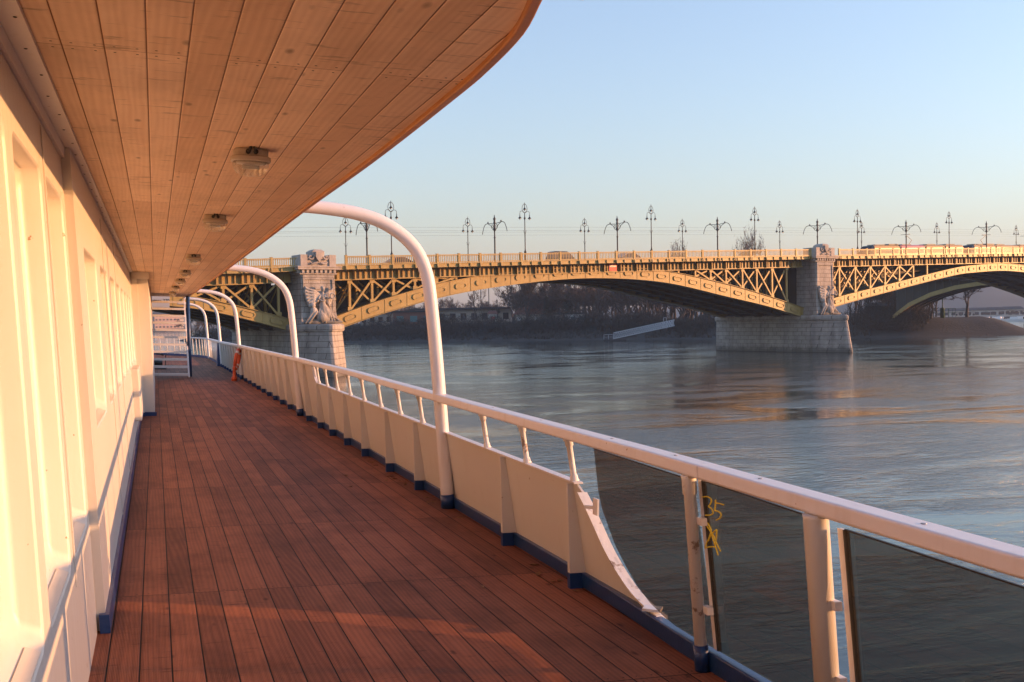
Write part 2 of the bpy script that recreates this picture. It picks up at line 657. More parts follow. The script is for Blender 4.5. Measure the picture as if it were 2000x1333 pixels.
def water_mat():
    m = NT('river_water')
    tc = m.n('TexCoord')

    def nz(scale, rot, sc, det, rough=0.55, dist=0.0):
        mp = m.n('Mapping')
        mp.inputs['Scale'].default_value = sc
        mp.inputs['Rotation'].default_value = (0, 0, rad(rot))
        m.l(tc.outputs['Object'], mp.inputs[0])
        nd = m.n('TexNoise')
        nd.inputs['Scale'].default_value = scale
        nd.inputs['Detail'].default_value = det
        nd.inputs['Roughness'].default_value = rough
        nd.inputs['Distortion'].default_value = dist
        m.l(mp.outputs[0], nd.inputs['Vector'])
        return nd.outputs['Fac']
    # swirling calm and ruffled patches
    patch = m.ramp(nz(0.038, -16, (1, 2.2, 1), 6, 0.62, 2.2), [(0.43, 0.0), (0.49, 0.45), (0.56, 1.0)])
    fine = m.ramp(nz(0.16, -16, (1, 1.6, 1), 4, 0.6, 1.5), [(0.42, 0.1), (0.56, 1.0)])
    h = m.math('ADD', m.math('MULTIPLY', nz(0.11, -20, (1, 1.5, 1), 3, 0.5, 1.6), 0.09), m.math('MULTIPLY', nz(0.42, -20, (1, 1.4, 1), 3, 0.5, 1.2), 0.040))
    h1 = m.math('MULTIPLY', m.math('MULTIPLY', nz(1.5, -20, (1, 2.2, 1), 4, 0.6, 0.8), 0.090), m.math('ADD', patch, 0.22))
    h2 = m.math('MULTIPLY', m.math('MULTIPLY', nz(5.2, -10, (1, 2.2, 1), 3), 0.042), m.math('MULTIPLY', fine, m.math('ADD', patch, 0.25)))
    h = m.math('ADD', h, m.math('ADD', h1, h2))
    m.bump(h, 1.0, 0.30)
    m.b.inputs['Base Color'].default_value = (0.045, 0.060, 0.056, 1)
    # wind ruffles the open river but not the water sheltered by the far bank
    sp = m.n('SeparateXYZ')
    m.l(tc.outputs['Object'], sp.inputs[0])
    d_ = m.math('ADD', m.math('MULTIPLY', sp.outputs[0], -0.607), m.math('MULTIPLY', sp.outputs[1], -0.795))
    d_ = m.math('ADD', d_, 246.8)
    open_ = m.n('MapRange')
    open_.inputs['From Min'].default_value = 45
    open_.inputs['From Max'].default_value = 85
    open_.inputs['To Min'].default_value = 0.12
    m.l(d_, open_.inputs['Value'])
    # slack water in front of the second pier
    dx = m.math('SUBTRACT', sp.outputs[0], 86.8)
    dy = m.math('SUBTRACT', sp.outputs[1], 120.8)
    lat = m.math('ABSOLUTE', m.math('ADD', m.math('ADD', m.math('MULTIPLY', dx, 0.85), m.math('MULTIPLY', dy, -0.53)), 4.0))
    lon = m.math('ADD', m.math('MULTIPLY', dx, -0.53), m.math('MULTIPLY', dy, -0.85))
    sl1 = m.n('MapRange')
    sl1.inputs['From Min'].default_value = 6
    sl1.inputs['From Max'].default_value = 13
    m.l(m.math('ADD', lat, m.math('MULTIPLY', m.math('ABSOLUTE', m.math('SUBTRACT', lon, 20)), 0.16)), sl1.inputs['Value'])
    rg = m.math('MULTIPLY', m.math('MULTIPLY', m.math('MULTIPLY', patch, m.math('ADD', m.math('MULTIPLY', sl1.outputs[0], 0.85), 0.15)), m.math('ADD', m.math('MULTIPLY', fine, 0.6), 0.4)), open_.outputs[0])
    m.l(m.math('ADD', m.math('MULTIPLY', rg, 0.11), 0.025), m.b.inputs['Roughness'])
    m.b.inputs['IOR'].default_value = 1.43
    return m.mat


M['water'] = water_mat()

# ------------------------------------------------------------------ river and land
wm = MB()
wm.add([(-3000, -3000, 0), (3000, -3000, 0), (3000, 3000, 0), (-3000, 3000, 0)], [(0, 1, 2, 3)])
wm.build('river_water', M['water'], kind='structure')

# island bank line seen from the ship (water edge), then round the back
EDGE = [(178, 178.2), (172, 179), (160.7, 181.3), (149.7, 183.5), (140.6, 191.5), (128, 200), (115.6, 209.6), (108.9, 221), (90.3, 234.6), (69.9, 250), (49.2, 273.3), (28, 300), (9, 334),
        (6, 360), (14, 420), (40, 560), (330, 560), (275, 400), (235, 300), (207, 228), (190, 195)]


def sdist(x, y):
    """signed distance to the island edge, positive inside"""
    best, ins = 1e9, False
    n = len(EDGE)
    for i in range(n):
        x0, y0 = EDGE[i]
        x1, y1 = EDGE[(i+1) % n]
        dx, dy = x1-x0, y1-y0
        t = max(0, min(1, ((x-x0)*dx+(y-y0)*dy)/(dx*dx+dy*dy)))
        best = min(best, (x-x0-t*dx)**2+(y-y0-t*dy)**2)
        if (y0 > y) != (y1 > y) and x < x0+(y-y0)/(dy)*dx:
            ins = not ins
    return math.sqrt(best)*(1 if ins else -1)


def ground_z(x, y):
    d = sdist(x, y)
    z = 0.16*d if d < 3 else 0.48+min(1, (d-3)/7.5)*3.4
    nz_ = noise.noise(Vector((x*0.13, y*0.13, 0)))*0.35
    return z+nz_*max(0, min(1, d/4))


mb = MB()
gx = [0+4.0*i for i in range(int(336/4)+1)]
gy = [172+4.0*i for i in range(int(392/4)+1)]
vs, idx = [], {}
for j, y in enumerate(gy):
    for i, x in enumerate(gx):
        idx[i, j] = len(vs)
        vs.append((x, y, max(-2.0, ground_z(x, y))))
mb.add(vs, [(idx[i, j], idx[i+1, j], idx[i+1, j+1], idx[i, j+1]) for j in range(len(gy)-1) for i in range(len(gx)-1)
            if max(vs[idx[i+a, j+b]][2] for a in (0, 1) for b in (0, 1)) > -1.5], True)
mb.build('island_ground', M['bank'], kind='structure')

# distant bank far beyond the river and hills
fb = MB()
ring = [(-2990, 820), (-300, 800), (40, 860), (330, 760), (420, 545), (470, 470), (560, 420), (900, 330), (2990, -100)]
out = [(-2990, 2990), (-300, 2990), (40, 2990), (500, 2990), (1100, 2990), (1700, 2990), (2300, 2990), (2990, 2900), (2990, 400)]
n = len(ring)
vv = [(x, y, -0.5) for x, y in ring]+[(x+(2 if x < 2000 else 0), y+4, 2.0) for x, y in ring]+[(x, y, 2.5) for x, y in out]
fb.add(vv, [(i, i+1, n+i+1, n+i) for i in range(n-1)]+[(n+i, n+i+1, 2*n+i+1, 2*n+i) for i in range(n-1)])
fb.build('far_bank_ground', M['bank'], kind='structure')

hb = MB()
A = []
for k in range(60):
    t = k/59
    ang = rad(2+t*78)
    dd = 1350+120*math.sin(t*9)
    hgt = 42+26*noise.noise(Vector((t*7, 0, 3)))+14*noise.noise(Vector((t*23, 4, 1)))
    if ang < rad(30):
        hgt *= 0.45
    dirv = Vector((math.sin(ang), math.cos(ang), 0))
    A.append((dirv*dd, dirv*(dd+180)+Vector((0, 0, hgt*0.7)), dirv*(dd+380)+Vector((0, 0, hgt)), dirv*(dd+700)))
vs = [p for r_ in A for p in r_]
hb.add(vs, [(4*i+j, 4*i+j+1, 4*i+j+5, 4*i+j+4) for i in range(59) for j in range(3)], True)
hb.build('hills', M['hill'], kind='structure')


def at(u, dist, z=None):
    """world point in the direction of picture column u, dist metres away on the ground"""
    d = wray(u, 620)
    k = dist/math.hypot(d.x, d.y)
    x, y = d.x*k, d.y*k
    return Vector((x, y, ground_z(x, y) if z is None else z))


# ------------------------------------------------------------------ the ship
R3 = BW @ BS.transposed()
SHIP = Matrix.Translation(CAM) @ R3.to_4x4() @ Matrix.Translation((0, 0, -EYE))
ship = empty('passenger_ship', SHIP, 'white passenger ship with a red plank deck, pine canopy ceiling and white bulwark rail', 'ship')
LEAN = 0.085
TOP = 2.60                      # ceiling height over the deck

# deck outline
bow = [(2.72, 46.0), (2.70, 52.0), (2.62, 56.5), (2.30, 58.7), (1.72, 60.4), (0.85, 61.9), (-0.1, 62.8), (-1.4, 63.3), (-2.6, 63.2), (-4, 62.4), (-5.4, 60.4), (-6.6, 56.5), (-7.0, 50)]
outline = [(2.72, -6.0)]+bow+[(-7.0, -6.0)]
d = MB()
d.prism(outline, lambda a, b, t: (a, b, t), -0.06, 0.0)
d.build('deck', M['deck'], ship)
h = MB()
h.prism([(x*1.0+(0.03 if x > -2 else -0.03), y) for x, y in outline], lambda a, b, t: (a, b, t), -3.9, -0.064)
h.build('hull', M['hull'], ship)


# --- cabin wall -----------------------------------------------------
def wallpt(x0):
    return lambda dd, y, z: (x0-LEAN*z+dd, y, z)


def rrect(y0, y1, z0, z1, r, n=4):
    """closed loop; returns list of (y, z, corner index, arc index)"""
    out = []
    for ci, (cy_, cz_, a0) in enumerate(((y1-r, z1-r, 0), (y0+r, z1-r, 90), (y0+r, z0+r, 180), (y1-r, z0+r, 270))):
        for k in range(n+1):
            a = rad(a0+90*k/n)
            out.append((cy_+r*math.cos(a), cz_+r*math.sin(a), ci, k))
    return out


def opening_panel(mb, fn, by0, by1, bz0, bz1, loop):
    """flat panel by0..by1 x bz0..bz1 with the rounded hole 'loop'"""
    n4 = max(p[3] for p in loop)
    corners = ((by1, bz1), (by0, bz1), (by0, bz0), (by1, bz0))
    outer = []
    for y, z, ci, k in loop:
        cy_, cz_ = corners[ci]
        t = k/n4
        # walk from one bay edge round the corner to the other
        a = (cy_, z) if ci in (0, 2) else (y, cz_)
        b = (y, cz_) if ci in (0, 2) else (cy_, z)
        first = next(p for p in loop if p[2] == ci and p[3] == 0)
        last = next(p for p in loop if p[2] == ci and p[3] == n4)
        a = (cy_, first[1]) if ci in (0, 2) else (first[0], cz_)
        b = (last[0], cz_) if ci in (0, 2) else (cy_, last[1])
        if t <= 0.5:
            q = (a[0]+(cy_-a[0])*t*2, a[1]+(cz_-a[1])*t*2)
        else:
            q = (cy_+(b[0]-cy_)*(t*2-1), cz_+(b[1]-cz_)*(t*2-1))
        outer.append(q)
    m_ = len(loop)
    mb.add([fn(0, p[0], p[1]) for p in loop]+[fn(0, q[0], q[1]) for q in outer],
           [(i, (i+1) % m_, m_+(i+1) % m_, m_+i) for i in range(m_)], False)


def window(fn, y0, y1, z0, z1, depth=0.105):
    base = rrect(y0, y1, z0, z1, 0.07)
    fw = 0.03 if y1 < 3.8 else 0.16
    N = len(base)

    def ring(inset, dd, sill=0.0, far=0.0):
        out = []
        for y, z, ci, k in base:
            yy = y+(inset if ci in (1, 2) else -inset-far)
            zz = z+(inset+sill if ci in (2, 3) else -inset)
            out.append(fn(dd, yy, zz))
        return out
    rings = [ring(0, 0), ring(0.004, -0.004), ring(0.010, -0.010), ring(0.014, -0.065, 0.02), ring(0.030, -0.09, 0.05), ring(0.055, -depth, 0.07)]
    f = MB()
    f.smooth = True
    f.add([p for r_ in rings for p in r_], [(a*N+i, a*N+(i+1) % N, (a+1)*N+(i+1) % N, (a+1)*N+i) for a in range(len(rings)-1) for i in range(N)], True)
    w = f.build('window', M['white'], ship)
    # flat frame and glass at the back
    g = MB()
    a, b, c = ring(0.055, -depth, 0.07), ring(0.12, -depth+0.004, 0.07, fw), ring(0.135, -depth-0.03, 0.07, fw)
    g.add(a+b+c, [(k*N+i, k*N+(i+1) % N, (k+1)*N+(i+1) % N, (k+1)*N+i) for k in (0, 1) for i in range(N)], False)
    g.build('frame', M['white'], w)
    p = MB()
    p.add(ring(0.125, -depth-0.012, 0.07, fw), [list(range(N))])
    p.build('pane', M['pane'], w)
    s_ = MB()   # sill strip on the lower reveal
    s_.add([fn(-0.006, y0+0.07, z0+0.012), fn(-0.006, y1-0.07, z0+0.012), fn(-0.05, y1-0.08, z0+0.032), fn(-0.05, y0+0.08, z0+0.032),
            fn(-0.006, y0+0.07, z0+0.006), fn(-0.006, y1-0.07, z0+0.006), fn(-0.05, y1-0.08, z0+0.026), fn(-0.05, y0+0.08, z0+0.026)],
           [(0, 1, 2, 3), (0, 4, 5, 1), (2, 1, 5, 6), (3, 2, 6, 7), (0, 3, 7, 4)])
    s_.build('sill', M['white'], w)
    return base


W = MB()
X1, X2 = -0.27, -0.225
fn1, fn2 = wallpt(X1), wallpt(X2)
seg1 = [(-3.6, -2.55), (-2.40, -1.35), (-1.2, -0.15), (0.0, 1.05), (1.2, 2.35), (2.55, 3.75), (3.94, 4.90), (5.10, 6.02)]
seg2 = [(6.72, 8.12), (8.66, 9.95), (10.55, 11.75), (12.3, 13.4), (13.95, 14.95), (15.45, 16.35), (16.95, 17.8), (18.4, 19.3)]


def wall_run(fn, opens, ya, yb, z0, z1, za=0.0):
    bounds = [ya]+[(opens[i][1]+opens[i+1][0])/2 for i in range(len(opens)-1)]+[yb]
    for i, (a, b) in enumerate(opens):
        lp = window(fn, a, b, z0, z1)
        opening_panel(W, fn, bounds[i], bounds[i+1], z0-0.12, z1+0.10, lp)
    W.add([fn(0, ya, za), fn(0, yb, za), fn(0, yb, z0-0.12), fn(0, ya, z0-0.12)], [(0, 1, 2, 3)])
    W.add([fn(0, ya, z1+0.10), fn(0, yb, z1+0.10), fn(0, yb, TOP), fn(0, ya, TOP)], [(0, 1, 2, 3)])


wall_run(fn1, seg1, -6.0, 6.16, 0.60, 2.30)
wall_run(fn2, seg2, 6.16, 20.42, 1.03, 2.10)
W.add([fn1(-0.02, 6.16, 0), fn2(0, 6.16, 0), fn2(0, 6.16, TOP), fn1(-0.02, 6.16, TOP)], [(0, 1, 2, 3)])
# back and roof of the deckhouse
W.box(-6.6, -6.5, -6, 30, 0.002, TOP)
W.box(-6.5, -0.45, -6.0, -5.9, 0.002, TOP-0.002)
wall = W.build('cabin_wall', M['wall'], ship)
# trim boards over the wall
for nm, ys in (('wall_batten', ((5.03, 5.06, 0.5, 2.5, 0.006), (9.3, 9.33, 0.05, 2.5, 0.006), (12.02, 12.05, 0.05, 2.5, 0.006))),):
    for (a, b, z0, z1, t) in ys:
        fnn = fn2 if a > 6.1 else fn1
        bt = MB()
        bt.box(0.001, t, a, b, z0, z1, fnn)
        bt.build(nm, M['white'], ship)
hat = MB()
hat.box(-0.02, 0.10, 15.9, 17.3, 0.30, 1.03, fn2)
hat.build('wall_locker', M['white'], ship, bevel=0.02)
# blue skirting
sk = MB()
sk.box(0.0, 0.022, 6.14, 20.3, 0.0, 0.10, fn2)
sk.box(-0.03, 0.022, 6.10, 6.14, 0.0, 0.10, fn2)
sk.build('skirting', M['blue'], ship)
# end column of the wall
ec = MB()
lean2 = lambda x, y, z: (x-0.065*z, y, z)
ec.box(-0.36, -0.16, 20.42, 33.6, 0.0, TOP-0.002, lean2)
ec.box(-0.16, 0.02, 20.55, 33.6, 0.0, TOP-0.002, lean2)
ec.build('end_column', M['wall'], ship)
ef = MB()
ef.box(-0.25, 0.05, 20.36, 20.418, 2.47, TOP-0.004, lean2)
ef.build('column_header', M['white'], ship)
eb = MB()
eb.box(-0.30, -0.155, 20.39, 20.416, 0.0, 0.07)
eb.box(-0.155, 0.05, 20.50, 20.546, 0.0, 0.07)
eb.build('skirting', M['blue'], ship)

# --- canopy ----------------------------------------------------------
EDGEX = [(-6, 0.15), (-2, 0.45), (0, 0.66), (1.5, 0.76), (2.2, 0.92), (2.55, 0.96), (2.85, 1.02), (3.2, 1.085), (3.66, 1.12), (4.2, 1.135), (6, 1.15), (9, 1.13), (14, 1.13), (22, 1.12), (30, 1.08), (37.6, 1.02)]
_ec = smooth_curve([(y, x, 0) for y, x in EDGEX], 8)
EDGEX = [(p.x, p.y) for p in _ec]
CE = 37.6
ys = [-6+0.4*i for i in range(21)]+[2.2+0.1*i for i in range(1, 30)]+[5.2+0.4*i for i in range(82)]
ce = MB()
inner = [(-0.60, y) for y in ys]
outer_ = [(lerp(EDGEX, y)-0.035, y) for y in ys]
ce.strip(outer_, inner, lambda a, b, t: (a, b, t), TOP, TOP+0.04)
ce.build('canopy_ceiling', M['ceil'], ship)
fa = MB()
fa.strip([(lerp(EDGEX, y), y) for y in ys], [(lerp(EDGEX, y)-0.034, y) for y in ys], lambda a, b, t: (a, b, t), TOP-0.022, TOP+0.10)
fa.build('canopy_edge', M['edge'], ship, bevel=0.006)
up = MB()
up.strip([(lerp(EDGEX, y)+0.012, y) for y in ys], [(-6.6, y) for y in ys], lambda a, b, t: (a, b, t), TOP+0.102, TOP+0.20)
up.build('upper_deck', M['white'], ship)
tr = MB()
tr.box(-0.49, -0.395, -6, 20.36, TOP-0.018, TOP-0.001)
tr.box(-0.485, -0.468, -6, 20.36, TOP-0.075, TOP-0.019)
tr.build('ceiling_trim', M['rail'], ship)
for i in range(34):
    ns = MB()
    ns.lathe([(0.004, -0.002), (0.007, 0.0)], (-0.43+0.012*(i % 2), 2.4+0.40*i, TOP-0.0195), 6)
    ns.build('screw', M['black'], ship)
# canopy hinge block at the near corner
hg = MB()
hg.box(1.04, 1.10, 2.62, 2.74, TOP-0.045, TOP-0.024)
hg.build('canopy_bracket', M['edge'], ship, bevel=0.006)

# --- bulwark ---------------------------------------------------------
BX = 2.68
BL = 0.175
bfn = lambda y, z, t: (BX-BL*z+t, y, z)


def bul(dd, y, z):
    return (BX-BL*z+dd, y, z)


topz = lambda y: 0.685+min(0.05, max(0, (y-6)*0.0042))
railz = lambda y: lerp([(-6, 0.985), (2.5, 1.0), (5, 1.03), (9, 1.05), (14, 1.085), (20, 1.09), (34, 1.07), (46, 1.03), (63, 1.03)], y)
curve = [(6.36, 0.685), (6.27, 0.64), (6.18, 0.565), (6.07, 0.455), (5.96, 0.345), (5.81, 0.24), (5.63, 0.155), (5.45, 0.115), (5.32, 0.10)]
poly = [(17.72, topz(17.7)), (17.86, topz(17.8)+0.02), (17.95, topz(17.8)+0.08), (18.02, railz(18)-0.07), (45.6, railz(45.6)-0.07), (45.6, 0.0), (5.32, 0.0)]+curve[::-1]
bp = MB()
# built as short bays so that the plate stays planar
low = [p for p in curve[::-1]]+[(6.36+i*(17.72-6.36)/24, topz(6.36+i*(17.72-6.36)/24)) for i in range(1, 25)]+[(17.86, topz(17.8)+0.02), (17.95, topz(17.8)+0.08), (18.02, railz(18)-0.07)]+[(18.02+i*(45.6-18.02)/40, railz(18.02+i*(45.6-18.02)/40)-0.07) for i in range(1, 41)]
bp.strip(low, [(y, 0.0) for y, z in low], lambda a, b, t: bfn(a, b, t), 0.0, 0.016)
bp.build('bulwark_plate', M['white'], ship)
fl = MB()     # flange along the swept end
cc = smooth_curve([(y, z, 0) for y, z in curve[1:]], 4)
fl.strip([(p.x, p.y+0.004) for p in cc], [(p.x-0.010, p.y-0.012) for p in cc], lambda a, b, t: bfn(a, b, t), -0.035, 0.03)
fl.build('swept_flange', M['chip'], ship)
fc = MB()
tp = [(6.34+i*(17.75-6.34)/24, topz(6.34+i*(17.75-6.34)/24)) for i in range(25)]+[(17.87, topz(17.8)+0.025), (17.97, topz(17.8)+0.09), (18.04, railz(18)-0.07)]
fc.strip([(y, z+0.012) for y, z in tp], [(y, z) for y, z in tp], lambda a, b, t: bfn(a, b, t), -0.022, 0.04)
fc.build('bulwark_cap', M['rail'], ship)
kb = MB()
ky = [-6+i*1.0 for i in range(53)]
kb.strip([(y, 0.10) for y in ky], [(y, 0.0) for y in ky], lambda a, b, t: (lerp([(-9, 2.625), (4.9, 2.625), (6.2, BX), (60, BX)], a)-0.1*b+t, a, b), -0.030, 0.034)
kb.build('blue_kerb', M['blue'], ship, bevel=0.008)

# handrail: boxy beam in lengths, then round the bow
railx = lambda z: 2.585-0.10*z


def rail_section(mb, pts):
    vs = []
    for k, (p, nrm) in enumerate(pts):
        for a, b in ((-0.035, 0.0), (-0.035, -0.055), (-0.025, -0.064), (0.075, -0.064), (0.085, -0.055), (0.085, 0.0), (0.078, 0.006), (-0.028, 0.006)):
            vs.append((p[0]+nrm[0]*a, p[1]+nrm[1]*a, p[2]+b))
    n_ = len(pts)
    fs = [(k*8+i, k*8+(i+1) % 8, (k+1)*8+(i+1) % 8, (k+1)*8+i) for k in range(n_-1) for i in range(8)]
    fs += [list(range(8))[::-1], [(n_-1)*8+i for i in range(8)]]
    mb.add(vs, fs, False)


hr = MB()
joints = [-6, -1.2, 2.25, 4.55, 8.42, 12.4, 16.6, 20.6, 25, 29, 33, 37, 41, 45]
for a, b in zip(joints, joints[1:]):
    yy = [a+0.0015+(b-a-0.003)*i/6 for i in range(7)]
    rail_section(hr, [((railx(railz(y)), y, railz(y)), (1, 0)) for y in yy])
bp2 = smooth_curve([(x-0.2, y, railz(y)) for x, y in [(2.682, 45.004)]+bow[1:]], 4)
pts = []
for i, p in enumerate(bp2):
    a, b = bp2[max(0, i-1)], bp2[min(len(bp2)-1, i+1)]
    t = (b-a).normalized()
    pts.append((p, (t.y, -t.x)))
rail_section(hr, pts)
hr.build('handrail', M['rail'], ship, bevel=0.006)
for y in (2.2, 3.05, 4.1, 4.9, 5.7, 6.9, 8.0):
    z = railz(y)
    scr = MB()
    scr.lathe([(0.011, 0.0065), (0.010, 0.009), (0.005, 0.0095)], (railx(z)+0.03, y, z), 8)
    scr.build('screw', M['steel'], ship)

# balusters in the long opening
for y in (6.40, 7.32, 8.3, 10.5, 11.52, 12.58, 13.65, 14.68, 15.75, 16.75, 17.65):
    z0, z1 = topz(y)+0.012, railz(y)-0.063
    b = MB()
    ax = 0.006
    p0, p1 = Vector(bul(ax, y, z0)), Vector(bul(ax, y, z1))
    L = [p0.lerp(p1, t) for t in (0, 0.03, 0.12, 0.14, 0.80, 0.82, 0.93, 0.95, 1)]
    b.tube(L, [0.034, 0.027, 0.025, 0.019, 0.019, 0.026, 0.027, 0.034, 0.036], 12)
    b.build('baluster', M['chip' if y < 9 else 'white'], ship)

# stiffener knees with blue feet
kn_y = [6.42, 7.83, 10.76, 12.21, 13.75, 15.1, 16.45, 17.7, 19.1]+[21.9+1.4*i for i in range(17)]
for y in kn_y:
    if abs(y-34.6) < 0.4:
        continue
    zt = (topz(y)-0.01) if y < 18 else railz(y)-0.09
    w0, w1 = 0.115, 0.030
    zb = 0.10
    wb = w0+(w1-w0)*zb/zt
    s_ = MB()
    s_.add([bul(-wb, y, zb), bul(-w1, y, zt), bul(0, y, zt), bul(0, y, zb), bul(-wb, y+0.018, zb), bul(-w1, y+0.018, zt), bul(0, y+0.018, zt), bul(0, y+0.018, zb)],
           [(0, 1, 2, 3), (4, 7, 6, 5), (0, 4, 5, 1), (1, 5, 6, 2), (3, 2, 6, 7), (0, 3, 7, 4)])
    # folded flange on the inboard edge
    s_.add([bul(-wb, y, zb), bul(-wb, y+0.04, zb), bul(-w1, y+0.03, zt), bul(-w1, y, zt), bul(-wb-0.008, y, zb), bul(-wb-0.008, y+0.04, zb), bul(-w1-0.008, y+0.03, zt), bul(-w1-0.008, y, zt)],
           [(0, 1, 2, 3), (4, 7, 6, 5), (0, 4, 5, 1), (1, 5, 6, 2), (2, 6, 7, 3), (3, 7, 4, 0)])
    st = s_.build('stiffener', M['white'], ship)
    ft = MB()
    ft.add([bul(-w0-0.010, y-0.003, 0), bul(-wb-0.010, y-0.003, zb), bul(-0.028, y-0.003, zb), bul(-0.034, y-0.003, 0),
            bul(-w0-0.010, y+0.045, 0), bul(-wb-0.010, y+0.042, zb), bul(-0.028, y+0.09, zb), bul(-0.034, y+0.13, 0)],
           [(0, 1, 2, 3), (4, 7, 6, 5), (0, 4, 5, 1), (1, 5, 6, 2), (3, 2, 6, 7), (0, 3, 7, 4)])
    ft.build('blue_foot', M['blue'], st)

# arched tubes from the bulwark to the upper deck
prof = [(2.60, 0.0), (2.50, 1.05), (2.41, 1.86), (2.345, 2.20), (2.21, 2.43), (1.97, 2.60), (1.69, 2.685), (1.35, 2.72), (1.05, 2.725)]
for y in (9.62, 20.3, 34.6, 45.0, 55.0):
    t = MB()
    t.tube(smooth_curve([(x-(0.04 if y > 50 else 0), y, z) for x, z in prof], 6), 0.060, 18)
    tb = t.build('arched_tube', M['rail'], ship)
    f_ = MB()
    f_.tube([(2.60, y, 0.0), (2.588, y, 0.13)], 0.064, 18)
    f_.build('blue_foot', M['blue'], tb)

# posts that carry the rail beside the glass
for nm, y, r_ in (('rail_post', 4.69, 0.030), ('rail_post', 3.63, 0.050), ('rail_post', 1.35, 0.034)):
    p = MB()
    z1 = railz(y)-0.062
    pa, pb = Vector((2.572, y, 0.0)), Vector((2.572-0.1*z1, y, z1))
    if r_ > 0.04:
        p.tube([pa, pa.lerp(pb, 0.985), pb], [r_, r_, r_*1.03], 24)
    else:
        p.tube([pa, pa.lerp(pb, 0.90), pa.lerp(pb, 0.905), pa.lerp(pb, 0.985), pb], [r_, r_, r_*1.18, r_*1.2, r_*1.35], 18)
    po = p.build(nm, M['white' if r_ > 0.04 else 'chip'], ship)
    q = MB()
    q.tube([pa, pa.lerp(pb, 0.135)], r_+0.007, 18)
    q.build('blue_foot', M['blue'], po)
    for zz in (0.31, 0.745) if r_ < 0.04 else (0.30, 0.60):
        c_ = MB()
        c_.box(0.012, 0.044, y-0.075, y-0.02, zz-0.018, zz+0.018, lambda x, yy, z: (2.572-0.1*z+x, yy, z))
        c_.build('glass_clamp', M['rail'], po)

# smoked glass panels
GX = 2.628


def gfn(y, z, t):
    return (GX-0.10*z+t, y, z)


panels = [[(6.02, .945), (4.76, .925), (4.65, .115), (4.79, .11), (5.07, .115), (5.20, .13), (5.37, .165), (5.52, .22), (5.66, .30), (5.80, .40), (5.88, .49), (5.96, .59), (6.0, .69)],
          [(4.655, .94), (3.70, .915), (3.66, .115), (4.615, .115)],
          [(3.525, .905), (1.45, .87), (1.42, .115), (3.50, .115)],
          [(1.28, .87), (-0.9, .86), (-0.9, .115), (1.26, .115)]]
for i, pl in enumerate(panels):
    g = MB()
    g.prism(pl, gfn, 0.0, 0.008)
    gp = g.build('glass_panel', M['smoke'], ship)
    if i:
        e = MB()
        (ya, za), (yb, zb) = pl[0], pl[-1]
        e.prism([(ya+0.042, za), (ya+0.006, za), (yb+0.006, zb), (yb+0.042, zb)], gfn, -0.004, 0.014)
        e.build('white_edge_strip', M['rail'], gp)
        e = MB()
        e.prism([(ya+0.005, za), (ya-0.006, za), (yb-0.006, zb), (yb+0.005, zb)], gfn, -0.006, 0.016)
        e.build('dark_edge_seal', M['black'], gp)
    e = MB()
    (ya, za), (yb, zb) = pl[0], pl[1]
    e.prism([(ya, za+0.004), (yb, zb+0.004), (yb, zb-0.002), (ya, za-0.002)], gfn, -0.002, 0.010)
    e.build('top_edge', M['black'], gp)
    if i == 1:
        def gl_pt(cx, cy_):
            u, v = 1100+cx*0.375, 833+cy_*0.375
            d_ = sray(u, v)
            o_ = Vector((0, 0, EYE))
            k = (GX-0.004-0.1*EYE)/(d_.x+0.1*d_.z)
            return o_+d_*k
        strokes = [[(722, 370), (735, 367), (752, 367), (768, 378), (771, 392), (764, 408), (757, 417), (770, 428), (778, 440), (779, 454), (764, 463), (741, 463)],
                   [(793, 384), (792, 410), (790, 438), (808, 444), (822, 458), (818, 475), (808, 484), (796, 489)], [(791, 400), (812, 402), (836, 409)],
                   [(736, 500), (752, 506), (762, 522), (770, 545), (760, 580), (740, 636)], [(740, 633), (762, 628), (785, 628)],
                   [(798, 538), (775, 560), (755, 590), (741, 622)], [(770, 556), (786, 606), (800, 650), (806, 672)], [(800, 538), (796, 585), (790, 628)], [(782, 570), (800, 612), (819, 652)], [(748, 520), (770, 552), (786, 575)]]
        gm = MB()
        for st in strokes:
            gm.tube(smooth_curve([gl_pt(*q) for q in st], 4) if len(st) > 2 else [gl_pt(*q) for q in st], 0.0034, 6)
        gm.build('hand_painted_number', M['mark'], gp)
# bracket that holds the first pane on the swept end
cl = MB()
cl.bar(bul(-0.045, 6.14, 0.575), bul(0.0, 6.06, 0.58), 0.02, 0.022)
cl.box(2.555, 2.567, 6.0, 6.07, 0.54, 0.64)
cl.build('glass_clamp', M['rail'], ship)
cl = MB()
cl.bar(bul(-0.06, 5.42, 0.125), bul(0.02, 5.36, 0.125), 0.09, 0.014)
cl.build('glass_clamp', M['rail'], ship)

# bow balusters, far post and gate leaf
bowc = smooth_curve([(x-0.08, y, 0) for x, y in bow], 10)
acc, last = 0, bowc[0]
cnt = 0
for p in bowc[1:]:
    acc += (p-last).length
    last = p
    if acc > 0.52 and p.y > 46.3 and cnt < 60:
        acc = 0
        cnt += 1
        b = MB()
        b.tube([(p.x, p.y, 0.08), (p.x-0.08, p.y, railz(p.y)-0.08)], 0.026, 8)
        b.build('bow_baluster', M['white'], ship)
bk = MB()
bk.strip([(p.x-0.02, p.y) for p in bowc], [(p.x+0.05, p.y+0.02) for p in bowc], lambda a, b, t: (a, b, t), 0, 0.11)
bk.build('bow_kerb', M['blue'], ship)
gt = MB()
gt.box(2.44, 2.60, 45.62, 46.2, 0.0, 0.95)
gt.build('blue_gate_post', M['blue2'], ship)
bpo = MB()
bpo.tube([(1.10, 36.2, 0), (0.98, 36.2, TOP+0.05)], 0.06, 12)
bpo.build('blue_pillar', M['blue2'], ship)

# --- things on the ship ----------------------------------------------


